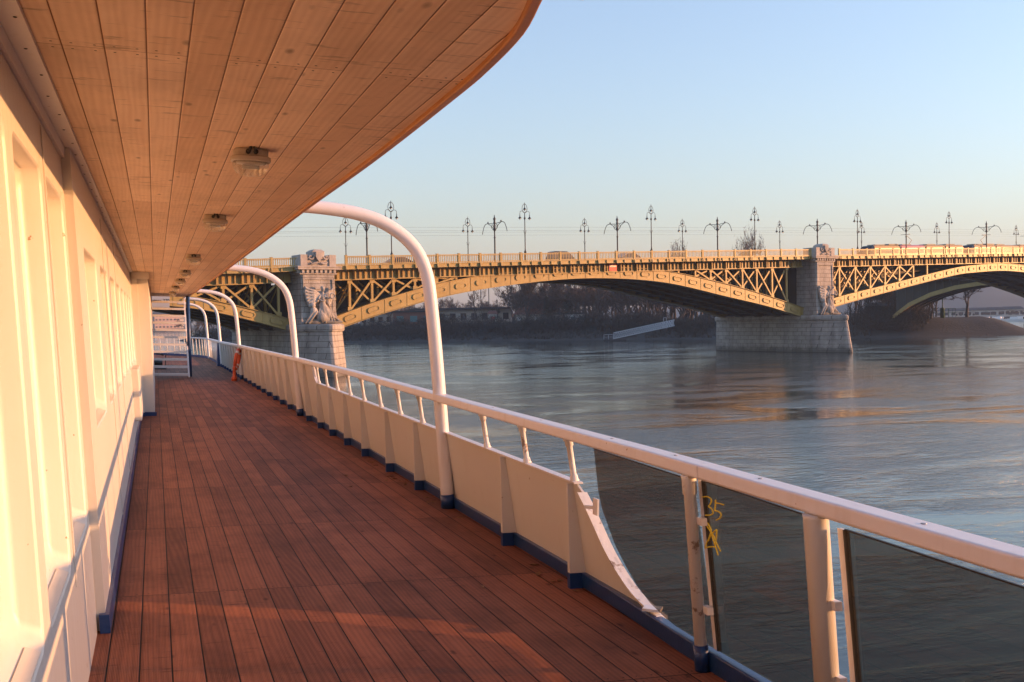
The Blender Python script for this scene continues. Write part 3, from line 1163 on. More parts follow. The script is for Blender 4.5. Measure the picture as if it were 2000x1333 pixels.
def ship_thing(name, loc, label, cat, group=None):
    return empty(name, SHIP @ Matrix.Translation(loc), label, cat, group)


# bulkhead lamps
lampy = [(5.93, 'glass bulkhead lamp nearest the camera on the pine ceiling, with two black cable glands'),
         (9.55, 'second glass bulkhead lamp from the camera on the pine ceiling, over the first ceiling joint'),
         (15.0, 'third glass bulkhead lamp from the camera along the pine ceiling'),
         (19.3, 'fourth glass bulkhead lamp on the pine ceiling, just before the end column of the wall'),
         (22.9, 'fifth glass bulkhead lamp on the pine ceiling, just past the end column'),
         (27.2, 'sixth glass bulkhead lamp, second from the far end of the pine ceiling'),
         (31.6, 'smallest glass bulkhead lamp at the far end of the pine ceiling, above the white stair')]


def sq(a, b, z, n=20, e=3.0):
    out = []
    for k in range(n):
        t = 2*math.pi*k/n
        c_, s_ = math.cos(t), math.sin(t)
        out.append((a*abs(c_)**(2/e)*(1 if c_ >= 0 else -1), b*abs(s_)**(2/e)*(1 if s_ >= 0 else -1), z))
    return out


def loft(mb, loops, sm=True):
    n_ = len(loops[0])
    mb.add([p for L in loops for p in L], [(k*n_+i, k*n_+(i+1) % n_, (k+1)*n_+(i+1) % n_, (k+1)*n_+i) for k in range(len(loops)-1) for i in range(n_)]+[list(range(n_))[::-1], [(len(loops)-1)*n_+i for i in range(n_)]], sm)


lamp0 = ship_thing('bulkhead_lamp', (0.475, lampy[0][0], TOP), lampy[0][1], 'ceiling lamp', 'bulkhead lamps along the canopy ceiling')
b = MB()
loft(b, [sq(0.085, 0.06, 0.0), sq(0.092, 0.066, -0.012), sq(0.092, 0.066, -0.040), sq(0.104, 0.078, -0.044), sq(0.106, 0.080, -0.066), sq(0.098, 0.072, -0.070)])
b.build('lamp_tray', M['tray'], lamp0, bevel=0.002)
b = MB()
loft(b, [sq(0.094, 0.068, -0.070, e=2.6), sq(0.096, 0.070, -0.082, e=2.6), sq(0.090, 0.066, -0.105, e=2.6), sq(0.075, 0.055, -0.128, e=2.5), sq(0.05, 0.036, -0.140, e=2.4), sq(0.02, 0.015, -0.144, e=2.2)])
b.build('glass_cover', M['clear'], lamp0)
b = MB()
loft(b, [sq(0.080, 0.056, -0.0705), sq(0.070, 0.048, -0.078), sq(0.030, 0.022, -0.0785)])
b.build('reflector', M['white'], lamp0)
b = MB()
b.tube([(-0.045, 0, -0.096), (0.045, 0, -0.096)], 0.012, 10)
b.build('bulb', M['globe'], lamp0)
for x in (-0.02, 0.02):
    b = MB()
    b.tube([(x, -0.062, -0.022), (x, -0.082, -0.022)], 0.013, 12)
    b.tube([(x, -0.080, -0.022), (x*0.8, -0.096, -0.020), (x*0.5, -0.104, -0.006), (x*0.4, -0.104, 0.0)], 0.008, 8)
    b.build('cable_gland', M['black'], lamp0)
for y, lb in lampy[1:]:
    c_ = copy_tree(lamp0)
    c_.matrix_world = SHIP @ Matrix.Translation((0.475 if y < 25 else 0.45, y, TOP))
    c_['label'] = lb

# stair up to the top deck
st = ship_thing('steep_stair', (0, 35.4, 0), 'white steep open stair with thin treads at the far end of the covered deck', 'stair')
sx0, sx1 = -0.02, 1.04
for x, lx in ((sx0, -0.15), (sx1, 0.90)):
    b = MB()
    b.bar((x, 0, 0), (lx, 2.2, 2.62), 0.045, 0.10)
    b.build('stringer', M['rail'], st)
for k in range(11):
    z = 0.10+0.232*k
    t = z/2.62
    b = MB()
    xa, xb = sx0+(-0.15-sx0)*t+0.02, sx1+(0.90-sx1)*t-0.02
    b.box(xa, xb, 2.2*t-0.10, 2.2*t+0.10, z-0.035, z+0.035)
    b.build('tread', M['rail'], st)
# notice board above the stair
nb = ship_thing('notice_board', (0.16, 38.6, 2.50), 'grey notice board with black lettering at the top of the white stair', 'sign')
b = MB()
b.box(-0.36, 0.30, 0, 0.03, -0.25, 0.25)
b.build('board', M['galv'], nb)
for txt, zz, sz in (('max 370', -0.06, 0.15),):
    tcu = bpy.data.curves.new('lettering', 'FONT')
    tcu.body = txt
    tcu.size = sz
    tcu.extrude = 0.002
    to = bpy.data.objects.new('lettering', tcu)
    C.objects.link(to)
    dg = bpy.context.evaluated_depsgraph_get()
    me = bpy.data.meshes.new_from_object(to.evaluated_get(dg))
    bpy.data.objects.remove(to)
    o = bpy.data.objects.new('lettering', me)
    C.objects.link(o)
    me.materials.clear()
    me.materials.append(M['black'])
    o.parent = nb
    o.location = (-0.22, -0.004, zz)
    o.rotation_euler = (rad(90), 0, 0)
# dark deck gear behind the stair
dg_ = ship_thing('deck_gear', (0.12, 42.2, 0), 'small dark deck winch seen between the lowest stair treads', 'winch')
b = MB()
b.box(-0.3, 0.30, -0.2, 0.2, 0.0, 0.07)
b.build('base_plate', M['black'], dg_)
b = MB()
b.tube([(-0.22, 0, 0.25), (0.16, 0, 0.25)], [0.1, 0.1], 12)
b.tube([(-0.24, 0, 0.25), (-0.22, 0, 0.25)], [0.17, 0.17], 12)
b.build('drum', M['black'], dg_)
b = MB()
b.bar((0.27, 0, 0.07), (0.27, 0, 0.55), 0.03, 0.03)
b.bar((-0.1, 0.3, 0.6), (0.20, 0.3, 0.52), 0.05, 0.05)
b.build('handle', M['black'], dg_)

# life ring with its float light
lb_ = ship_thing('life_ring', (2.40, 33.9, 0.64), 'orange life ring with white bands hung on the bulwark', 'life ring')
b = MB()
b.tube([(0.04*math.sin(t), 0.29*math.cos(t), 0.29*math.sin(t)) for t in [2*math.pi*k/32 for k in range(33)]], 0.055, 10, False)
b.build('ring', M['orange'], lb_)
lb_.matrix_world = lb_.matrix_world @ Matrix.Rotation(rad(-14), 4, 'Z')
for q in range(4):
    b = MB()
    a0 = math.pi/4+q*math.pi/2
    b.tube([(0.04*math.sin(t), 0.29*math.cos(t), 0.29*math.sin(t)) for t in [a0-0.14+0.07*k for k in range(5)]], 0.058, 10, False)
    b.build('band', M['white'], lb_)
fb_ = ship_thing('float_light', (2.30, 33.6, 0.0), 'small orange float light standing on the deck under the life ring', 'float light')
b = MB()
b.lathe([(0.085, 0.0), (0.085, 0.10), (0.05, 0.14), (0.045, 0.34), (0.06, 0.36), (0.05, 0.42), (0.02, 0.45)], (0, 0, 0), 12)
b.build('float_body', M['orange'], fb_)
b = MB()
b.tube([(0, 0, 0.44), (0.08, 0.05, 0.40), (0.12, 0.12, 0.34)], 0.012, 6)
b.build('lanyard', M['white'], fb_)

# fallen leaves by the kerb
for i in range(26):
    y = R.choice([7.0, 8.6, 9.9, 11.3, 11.4, 11.5, 12.8, 13.2, 6.7])+R.uniform(-0.5, 0.5)
    x = 2.56-abs(R.gauss(0, 0.06))-(0.5 if i % 9 == 0 else 0)
    b = MB()
    L_ = R.uniform(0.022, 0.045)
    pr = [(0, -1), (0.45, -0.4), (0.5, 0.2), (0.2, 0.9), (0, 1.15), (-0.25, 0.8), (-0.55, 0.1), (-0.4, -0.5)]
    b.add([(0, 0, 0.003)]+[(px*L_, py*L_, 0.004+0.35*L_*abs(px)+R.uniform(0, 0.4)*L_*abs(py)) for px, py in pr], [(0, 1+k, 1+(k+1) % 8) for k in range(8)], True)
    b.tube([(0, -L_, 0.008), (0.1*L_, -1.7*L_, 0.006)], 0.0012, 4)
    o = b.build('fallen_leaf', M['leaf'], None, 'dry brown leaf lying along the blue kerb of the deck', 'leaf', 'dry leaves along the blue kerb')
    o.matrix_world = SHIP @ Matrix.Translation((x, y, 0.001)) @ Matrix.Rotation(R.uniform(0, 6.28), 4, 'Z')

# ------------------------------------------------------------------ the bridge
# local axes: s along the bridge, w away from the ship, z up; origin at the nose of the first pier
P1, P2 = Vector((15.72, 101.4, 0)), Vector((86.76, 120.8, 0))
bv = (P2-P1).normalized()
wv_ = Vector((-bv.y, bv.x, 0))
BR = Matrix(((bv.x, wv_.x, 0, P1.x), (bv.y, wv_.y, 0, P1.y), (0, 0, 1, 0), (0, 0, 0, 1)))
SP2, SP3, SP0 = (P2-P1).length, 160.5, -73.0
bridge = empty('arch_bridge', BR, 'long ochre steel arch bridge on carved stone piers crossing the river', 'bridge')
RT = [(-120, 9.9), (-60, 10.35), (-25, 10.75), (-7.5, 11.21), (2.65, 11.68), (17.1, 12.16), (38, 12.86), (72.6, 13.91), (84.35, 14.17), (122.4, 15.24), (165, 15.9), (240, 16.0)]
zr = lambda s: lerp(RT, s)
sw = lambda s, w, z: (s, w, z)
RIBW = 6.3                      # front face of the arch ribs
RIBS = [6.3, 9.9, 13.5, 17.1, 20.7]
arches = [
    ('l', [(-71.0, 4.7), (-66, 6.0), (-58, 7.5), (-48, 8.6), (-38, 9.1), (-28, 8.95), (-20, 8.6), (-15, 8.2), (-9.94, 7.55), (-4.98, 6.42), (-1.9, 5.63), (-1.2, 5.4)],
     [(-71.0, 3.7), (-66, 4.95), (-58, 6.5), (-48, 7.6), (-38, 8.1), (-28, 7.95), (-20, 7.6), (-15, 7.15), (-9.94, 6.55), (-4.98, 5.38), (-1.9, 4.50), (-1.2, 4.2)]),
    ('m', [(2.4, 5.30), (3.57, 5.77), (9.37, 7.60), (18.07, 9.57), (28.94, 10.74), (37.85, 11.10), (47.5, 10.76), (57.97, 9.18), (65, 7.75), (71.19, 6.29), (72.4, 6.0)],
     [(2.4, 4.10), (3.57, 4.50), (9.37, 6.20), (18.07, 8.13), (28.94, 9.47), (37.85, 9.87), (47.5, 9.38), (57.97, 7.62), (65, 6.4), (71.19, 5.03), (72.4, 4.75)]),
    ('r', [(75.0, 6.15), (78.71, 7.31), (91.06, 9.35), (105.88, 11.75), (112, 12.35), (119.0, 12.72), (126, 12.5), (134, 11.9), (147, 9.6), (156, 7.6), (159.5, 6.7)],
     [(75.0, 5.00), (78.71, 6.15), (91.06, 8.35), (105.88, 10.73), (112, 11.3), (119.0, 11.62), (126, 11.4), (134, 10.8), (147, 8.4), (156, 6.3), (159.5, 5.4)]),
]


def resample(tab, n_):
    a, b = tab[0][0], tab[-1][0]
    cu = smooth_curve([(x, y, 0) for x, y in tab], 8)
    tb = [(p.x, p.y) for p in cu]
    return [(a+(b-a)*i/n_, lerp(tb, a+(b-a)*i/n_)) for i in range(n_+1)]


def stadium(cx, cz, ax, az, L, H, n_=8):
    """rounded slot outline; ax, az = unit vector along the slot"""
    out = []
    r = H/2
    for e, a0 in ((1, -90), (-1, 90)):
        for k in range(n_+1):
            a = rad(a0+180*k/n_)
            x, z = e*(L/2-r)+r*math.cos(a), r*math.sin(a)
            out.append((cx+x*ax-z*az, cz+x*az+z*ax))
    return out


for key, top, bot in arches:
    N = 64
    T, B_ = resample(top, N), resample(bot, N)
    g = MB()
    g.strip(T, B_, lambda a, b, t: (a, t, b), RIBW+0.02, RIBW+0.75)
    # flanges
    g.strip([(a, b+0.05) for a, b in T], [(a, b-0.002) for a, b in T], lambda a, b, t: (a, t, b), RIBW-0.14, RIBW+0.9)
    g.strip([(a, b+0.002) for a, b in B_], [(a, b-0.05) for a, b in B_], lambda a, b, t: (a, t, b), RIBW-0.14, RIBW+0.9)
    # raised slot frames on the web
    tt, tb = [(a, b) for a, b in T], [(a, b) for a, b in B_]
    step = 2.62 if key == 'm' else 2.85
    s0 = {'l': -2.9, 'm': 4.95, 'r': 76.6}[key]
    sgn = -1 if key == 'l' else 1
    for k in range(30):
        s = s0+sgn*step*k
        if not (top[0][0]+1.2 < s < top[-1][0]-1.2):
            continue
        z = (lerp(tt, s)+lerp(tb, s))/2
        dz = (lerp(tt, s+0.5)-lerp(tt, s-0.5))
        l_ = math.hypot(1, dz)
        L1, H1 = 1.42, 0.58
        o1, o2 = stadium(s, z, 1/l_, dz/l_, L1, H1), stadium(s, z, 1/l_, dz/l_, L1-0.24, H1-0.24)
        m_ = len(o1)
        w0, w1, w2 = RIBW+0.022, RIBW-0.10, RIBW-0.03
        g.add([(a, w0, b) for a, b in o1]+[(a, w1, b) for a, b in o1]+[(a, w1, b) for a, b in o2]+[(a, w2, b) for a, b in o2],
              [(r_*m_+i, r_*m_+(i+1) % m_, (r_+1)*m_+(i+1) % m_, (r_+1)*m_+i) for r_ in range(3) for i in range(m_)]+[[3*m_+i for i in range(m_)]], False)
        # web seam
        sj = s+sgn*step/2
        if top[0][0]+0.5 < sj < top[-1][0]-0.5:
            g.bar((sj, RIBW+0.01, lerp(tt, sj)-0.01), (sj, RIBW+0.01, lerp(tb, sj)+0.01), 0.05, 0.05, (0, 1, 0))
    g.build('arch_rib', M['yellow'], bridge)
    for w in RIBS[1:]:
        g = MB()
        T2, B2 = T[::2], B_[::2]
        g.strip(T2, B2, lambda a, b, t: (a, t, b), w, w+0.6)
        g.strip([(a, b+0.001) for a, b in B2], [(a, b-0.04) for a, b in B2], lambda a, b, t: (a, t, b), w-0.35, w+0.95)
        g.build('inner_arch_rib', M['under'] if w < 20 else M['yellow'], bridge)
    # bracing plates between the ribs, seen from below
    g = MB()
    for i in range(0, N, 2):
        a = B_[i]
        g.box(a[0]-0.10, a[0]+0.10, RIBW+0.76, 20.7, a[1]+0.12, a[1]+0.42)
    g.strip([(a, b+0.62) for a, b in B_], [(a, b+0.58) for a, b in B_], lambda a, b, t: (a, t, b), RIBW+0.77, 21.2)
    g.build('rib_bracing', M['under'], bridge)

# spandrel trusses
truss_bays = [
    ('m', [5.0, 7.53, 10.0, 12.54, 15.08, 17.62], [20.4], 1),
    ('m', [69.3, 66.5, 63.6, 60.96, 58.0, 55.29, 52.64], [49.8], 1),
    ('r', [76.7, 80.0, 83.4, 86.7, 90.0, 93.3, 96.6], [99.9], 0),
    ('r', [157.5, 154.2, 150.9, 147.6, 144.3, 141.0, 138], [134.7], 1),
    ('l', [-2.6, -5.3, -8.1, -10.9, -13.7, -16.5], [-19.2], 1),
    ('l', [-69.6, -66.8, -64, -61.2, -58.4, -55.6], [-52.9], 1)]
for key, vs_, stubs, _ in truss_bays:
    top = next(a[1] for a in arches if a[0] == key)
    cu = [(p.x, p.y) for p in smooth_curve([(x, y, 0) for x, y in top], 8)]
    at_ = lambda s: lerp(cu, s)
    zg = lambda s: zr(s)-2.28
    for s in stubs:
        if zg(s) > at_(s)+0.1:
            t = MB()
            t.bar((s, RIBW+0.25, at_(s)), (s, RIBW+0.25, zg(s)), 0.24, 0.22, (0, 1, 0))
            t.build('spandrel_post', M['yellow'], bridge)
    t = MB()
    for s in vs_:
        if zg(s) > at_(s)+0.1:
            t.bar((s, RIBW+0.25, at_(s)), (s, RIBW+0.25, zg(s)), 0.24, 0.22, (0, 1, 0))
    for a, b in zip(vs_, vs_[1:]):
        t.bar((a, RIBW+0.20, at_(a)+0.05), (b, RIBW+0.20, zg(b)-0.05), 0.19, 0.14, (0, 1, 0))
        t.bar((a, RIBW+0.33, zg(a)-0.05), (b, RIBW+0.33, at_(b)+0.05), 0.19, 0.10, (0, 1, 0))
        for s, z in ((a, at_(a)+0.22), (a, zg(a)-0.2)):
            t.box(s-0.26, s+0.26, RIBW+0.10, RIBW+0.13, z-0.22, z+0.2)
    t.build('spandrel_truss', M['yellow'], bridge)
    for w in RIBS[1:3]:
        t = MB()
        for s in vs_:
            t.bar((s, w+0.3, at_(s)), (s, w+0.3, zg(s)), 0.26, 0.26, (0, 1, 0))
        for a, b in zip(vs_, vs_[1:]):
            t.bar((a, w+0.3, at_(a)), (b, w+0.3, zg(b)), 0.16, 0.14, (0, 1, 0))
            t.bar((a, w+0.42, zg(a)), (b, w+0.42, at_(b)), 0.16, 0.1, (0, 1, 0))
            t.bar((a, RIBW+0.3, zg(a)-0.3), (a, w, at_(a)+0.3), 0.1, 0.1)
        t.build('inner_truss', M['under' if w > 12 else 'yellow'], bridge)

for key, top, bot in arches:
    cu = [(p.x, p.y) for p in smooth_curve([(x, y, 0) for x, y in top], 8)]
    for w in (11.2, 18.6):
        for a, b in {'l': [(-71, -1.5)], 'm': [(2.6, 72.2)], 'r': [(75.5, 159)]}[key]:
            t = MB()
            S2 = [a+(b-a)*i/48 for i in range(49)]
            t.strip([(s, zr(s)-1.80) for s in S2], [(s, min(lerp(cu, s)-0.02, zr(s)-1.82)) for s in S2], lambda p, q, t_: (p, t_, q), w, w+0.12)
            t.build('spandrel_shade_sheet', M['under'], bridge)  # added dark sheet: hides the sky gaps, stands in for shade inside

# deck girder with stiffeners, fascia and slab, for each span
spans = [(-71.2, -1.4, 'l'), (2.6, 72.1, 'm'), (76.2, 158.6, 'r')]
for a, b, key in spans:
    n_ = int((b-a)/2.2)
    S_ = [a+(b-a)*i/n_ for i in range(n_+1)]
    g = MB()
    g.strip([(s, zr(s)-1.30) for s in S_], [(s, zr(s)-2.30) for s in S_], lambda p, q, t: (p, t, q), RIBW-0.02, RIBW+0.2)
    g.strip([(s, zr(s)-2.24) for s in S_], [(s, zr(s)-2.36) for s in S_], lambda p, q, t: (p, t, q), RIBW-0.24, RIBW+0.35)
    ns_ = int((b-a)/0.62)
    for i in range(ns_):
        s = a+0.3+i*0.62
        big = i % 4 == 0
        d_ = 0.42 if big else 0.16
        g.box(s-0.06, s+0.06, RIBW-0.02-d_, RIBW-0.021, -0.99, 0.0, lambda x, y, z: (x, y, zr(x)-1.30+(z if z < 0 else -0.001)))
    g.build('deck_girder', M['yellow'], bridge)
full = [(-120, 220)]
n_ = 170
S_ = [-120+340*i/n_ for i in range(n_+1)]
g = MB()
g.strip([(s, zr(s)-0.93) for s in S_], [(s, zr(s)-1.29) for s in S_], lambda p, q, t: (p, t, q), 4.62, 4.9)
g.strip([(s, zr(s)-0.88) for s in S_], [(s, zr(s)-0.96) for s in S_], lambda p, q, t: (p, t, q), 4.52, 5.05)
g.strip([(s, zr(s)-1.27) for s in S_], [(s, zr(s)-1.33) for s in S_], lambda p, q, t: (p, t, q), 4.56, 4.98)
for i in range(int(340/1.33)):
    s = -120+i*1.33
    g.box(s-0.09, s+0.09, 4.50, 4.62, -0.4, 0.0, lambda x, y, z: (x, y, zr(x)-0.92+z))
g.build('fascia_beam', M['yellow'], bridge)
g = MB()
g.strip([(s, zr(s)-1.00) for s in S_], [(s, zr(s)-1.26) for s in S_], lambda p, q, t: (p, t, q), 4.91, 7.4)
g.strip([(s, zr(s)-1.00) for s in S_], [(s, zr(s)-1.26) for s in S_], lambda p, q, t: (p, t, q), 19.6, 22.4)
g.strip([(s, zr(s)-1.45) for s in S_], [(s, zr(s)-1.75) for s in S_], lambda p, q, t: (p, t, q), 7.401, 19.599)
g.build('bridge_deck', M['road'], bridge)

# parapet: posts and slatted panels
pos, s = [], -30.0
while s < 152:
    pos.append(s)
    s += lerp([(-30, 2.55), (5, 2.6), (30, 2.7), (65, 2.85), (90, 2.97), (120, 3.05), (150, 3.1)], s)
pos = [p-pos[0]-30+0.35 for p in pos]


def in_crest(s):
    return -1.5 < s < 2.75 or SP2-1.5 < s < SP2+2.75


for a, b in zip(pos, pos[1:]):
    for w0, front in ((4.62, True), (22.0, False)):
        if front and in_crest((a+b)/2):
            continue
        p = MB()
        za, zb = zr(a), zr(b)
        p.bar((a, w0, za-0.05), (b, w0, zb-0.05), 0.14, 0.10)
        p.bar((a, w0, za-0.80), (b, w0, zb-0.80), 0.08, 0.09)
        p.bar((a, w0, za-0.17), (b, w0, zb-0.17), 0.05, 0.04)
        nb_ = 12 if front else 8
        for i in range(1, nb_):
            t = i/nb_
            s = a+(b-a)*t
            z = za+(zb-za)*t
            p.bar((s, w0, z-0.78), (s, w0, z-0.10), 0.075, 0.05, (0, 1, 0))
        p.build('parapet_panel', M['yellow'], bridge)
    if not in_crest(a):
        p = MB()
        p.box(a-0.11, a+0.11, 4.53, 4.71, -0.93, 0.05, lambda x, y, z: (x, y, zr(a)+z))
        p.box(a-0.14, a+0.14, 4.50, 4.74, 0.05, 0.10, lambda x, y, z: (x, y, zr(a)+z))
        p.bar((a, 4.50, zr(a)-0.95), (a, 4.42, zr(a)-1.36), 0.16, 0.12)
        p.build('parapet_post', M['yellow'], bridge)


# piers with carved figures
def carve_figure():
    """winged allegory with oars, one solid carved lump (local: s, w, z over the ledge)"""
    f = MB()

    def ell(c, r, rot=0):
        prof_ = [(max(0.001, math.sin(math.pi*k/8)), -math.cos(math.pi*k/8)) for k in range(9)]
        vs, fs = [], []
        for pr, pz in prof_:
            for k in range(12):
                t = 2*math.pi*k/12
                x, y, z = r[0]*pr*math.cos(t), r[1]*pr*math.sin(t), r[2]*pz
                x, z = x*math.cos(rot)-z*math.sin(rot), x*math.sin(rot)+z*math.cos(rot)
                vs.append((c[0]+x, c[1]+y, c[2]+z))
        for i in range(8):
            for k in range(12):
                fs.append((i*12+k, i*12+(k+1) % 12, (i+1)*12+(k+1) % 12, (i+1)*12+k))
        f.add(vs, fs, True)
    # plinth rocks and prow
    ell((0.1, -0.15, 0.15), (1.7, 0.6, 0.35))
    ell((0.0, -0.45, 0.55), (0.55, 0.5, 0.6), 0.3)
    # draped legs, one knee forward
    f.tube([(0.35, -0.30, 0.2), (0.30, -0.32, 0.9), (0.22, -0.28, 1.55), (0.20, -0.22, 1.95)], [0.50, 0.42, 0.36, 0.30], 12)
    f.tube([(0.70, -0.35, 0.25), (0.62, -0.55, 0.9), (0.38, -0.42, 1.5), (0.30, -0.3, 1.8)], [0.22, 0.22, 0.24, 0.22], 10)
    for k in range(7):      # folds
        a = -0.5+k*0.17
        f.tube([(0.25+a*0.6, -0.28, 1.8), (0.32+a*1.3, -0.55-0.1*(k % 2), 1.0), (0.40+a*1.7, -0.60, 0.2)], [0.05, 0.08, 0.10], 6)
    # torso, neck, head with hair
    f.tube([(0.20, -0.22, 1.85), (0.22, -0.26, 2.15), (0.20, -0.28, 2.5), (0.20, -0.26, 2.78), (0.21, -0.27, 3.02)], [0.28, 0.23, 0.29, 0.20, 0.10], 12)
    ell((0.22, -0.33, 3.28), (0.18, 0.20, 0.24))
    ell((0.20, -0.27, 3.40), (0.21, 0.21, 0.17))
    ell((0.22, -0.52, 3.26), (0.035, 0.05, 0.06))
    # arms holding a wreath to the right
    f.tube([(0.42, -0.30, 2.70), (0.66, -0.48, 2.40), (0.85, -0.72, 2.45), (1.0, -0.78, 2.55)], [0.12, 0.095, 0.08, 0.07], 8)
    f.tube([(-0.02, -0.30, 2.70), (-0.30, -0.42, 2.35), (-0.05, -0.66, 2.15), (0.25, -0.74, 2.2)], [0.12, 0.10, 0.08, 0.07], 8)
    f.tube([(1.02+0.24*math.cos(t), -0.78, 2.62+0.24*math.sin(t)) for t in [2*math.pi*k/14 for k in range(15)]], 0.08, 8, False)
    # wings: a large one on the left, a folded one on the right
    for side, pts_ in ((-1, [(-0.05, 2.75), (-0.6, 3.05), (-1.55, 3.55), (-1.62, 3.0), (-1.45, 2.3), (-1.2, 1.7), (-0.95, 1.35), (-0.5, 1.9)]),
                       (1, [(0.45, 2.75), (0.85, 2.95), (1.35, 3.45), (1.38, 2.6), (1.15, 1.9), (0.8, 1.7)])):
        f.prism(pts_, lambda a, b, t: (a, t, b), -0.22, 0.10)
        n_ = 6
        for k in range(n_):
            t = k/(n_-1)
            a0 = Vector((side*(0.15+0.2*t)+0.2, -0.2, 2.7-0.5*t))
            a1 = Vector((side*(1.5-0.25*t) if side < 0 else 1.28-0.3*t, -0.25, (3.35 if side < 0 else 3.2)-1.7*t))
            f.tube([a0, a0.lerp(a1, 0.5)+Vector((0, -0.08, 0.12)), a1], [0.10, 0.12, 0.06], 6)
    # lion mask, shield and oars at the feet
    ell((-0.75, -0.30, 1.15), (0.42, 0.32, 0.45))
    ell((-0.85, -0.30, 1.75), (0.28, 0.26, 0.28))
    f.tube([(-1.75, -0.45, 0.05), (-0.7, -0.45, 1.35)], [0.16, 0.10], 8)
    f.tube([(-1.45, -0.6, 0.05), (-0.5, -0.6, 1.2)], [0.14, 0.08], 8)
    f.tube([(0.75, -0.5, 1.05), (2.05, -0.35, 0.12)], [0.09, 0.14], 8)
    f.tube([(0.0, -0.6, 0.2), (1.2, -0.8, 0.14), (2.1, -0.6, 0.16)], [0.16, 0.14, 0.10], 8)
    f.tube([(0.05, -0.6, 0.7), (0.25, -0.8, 0.25), (0.2, -0.9, 0.05)], [0.12, 0.09, 0.08], 8)
    me = f.mesh('carved_figure_raw', M['carved'])
    o = bpy.data.objects.new('raw', me)
    C.objects.link(o)
    rm = o.modifiers.new('rm', 'REMESH')
    rm.mode = 'VOXEL'
    rm.voxel_size = 0.05
    rm.use_smooth_shade = True
    dg = bpy.context.evaluated_depsgraph_get()
    res = bpy.data.meshes.new_from_object(o.evaluated_get(dg))
    bpy.data.objects.remove(o)
    res.name = 'carved_figure'
    if not res.materials:
        res.materials.append(M['carved'])
    return res


FIG = carve_figure()


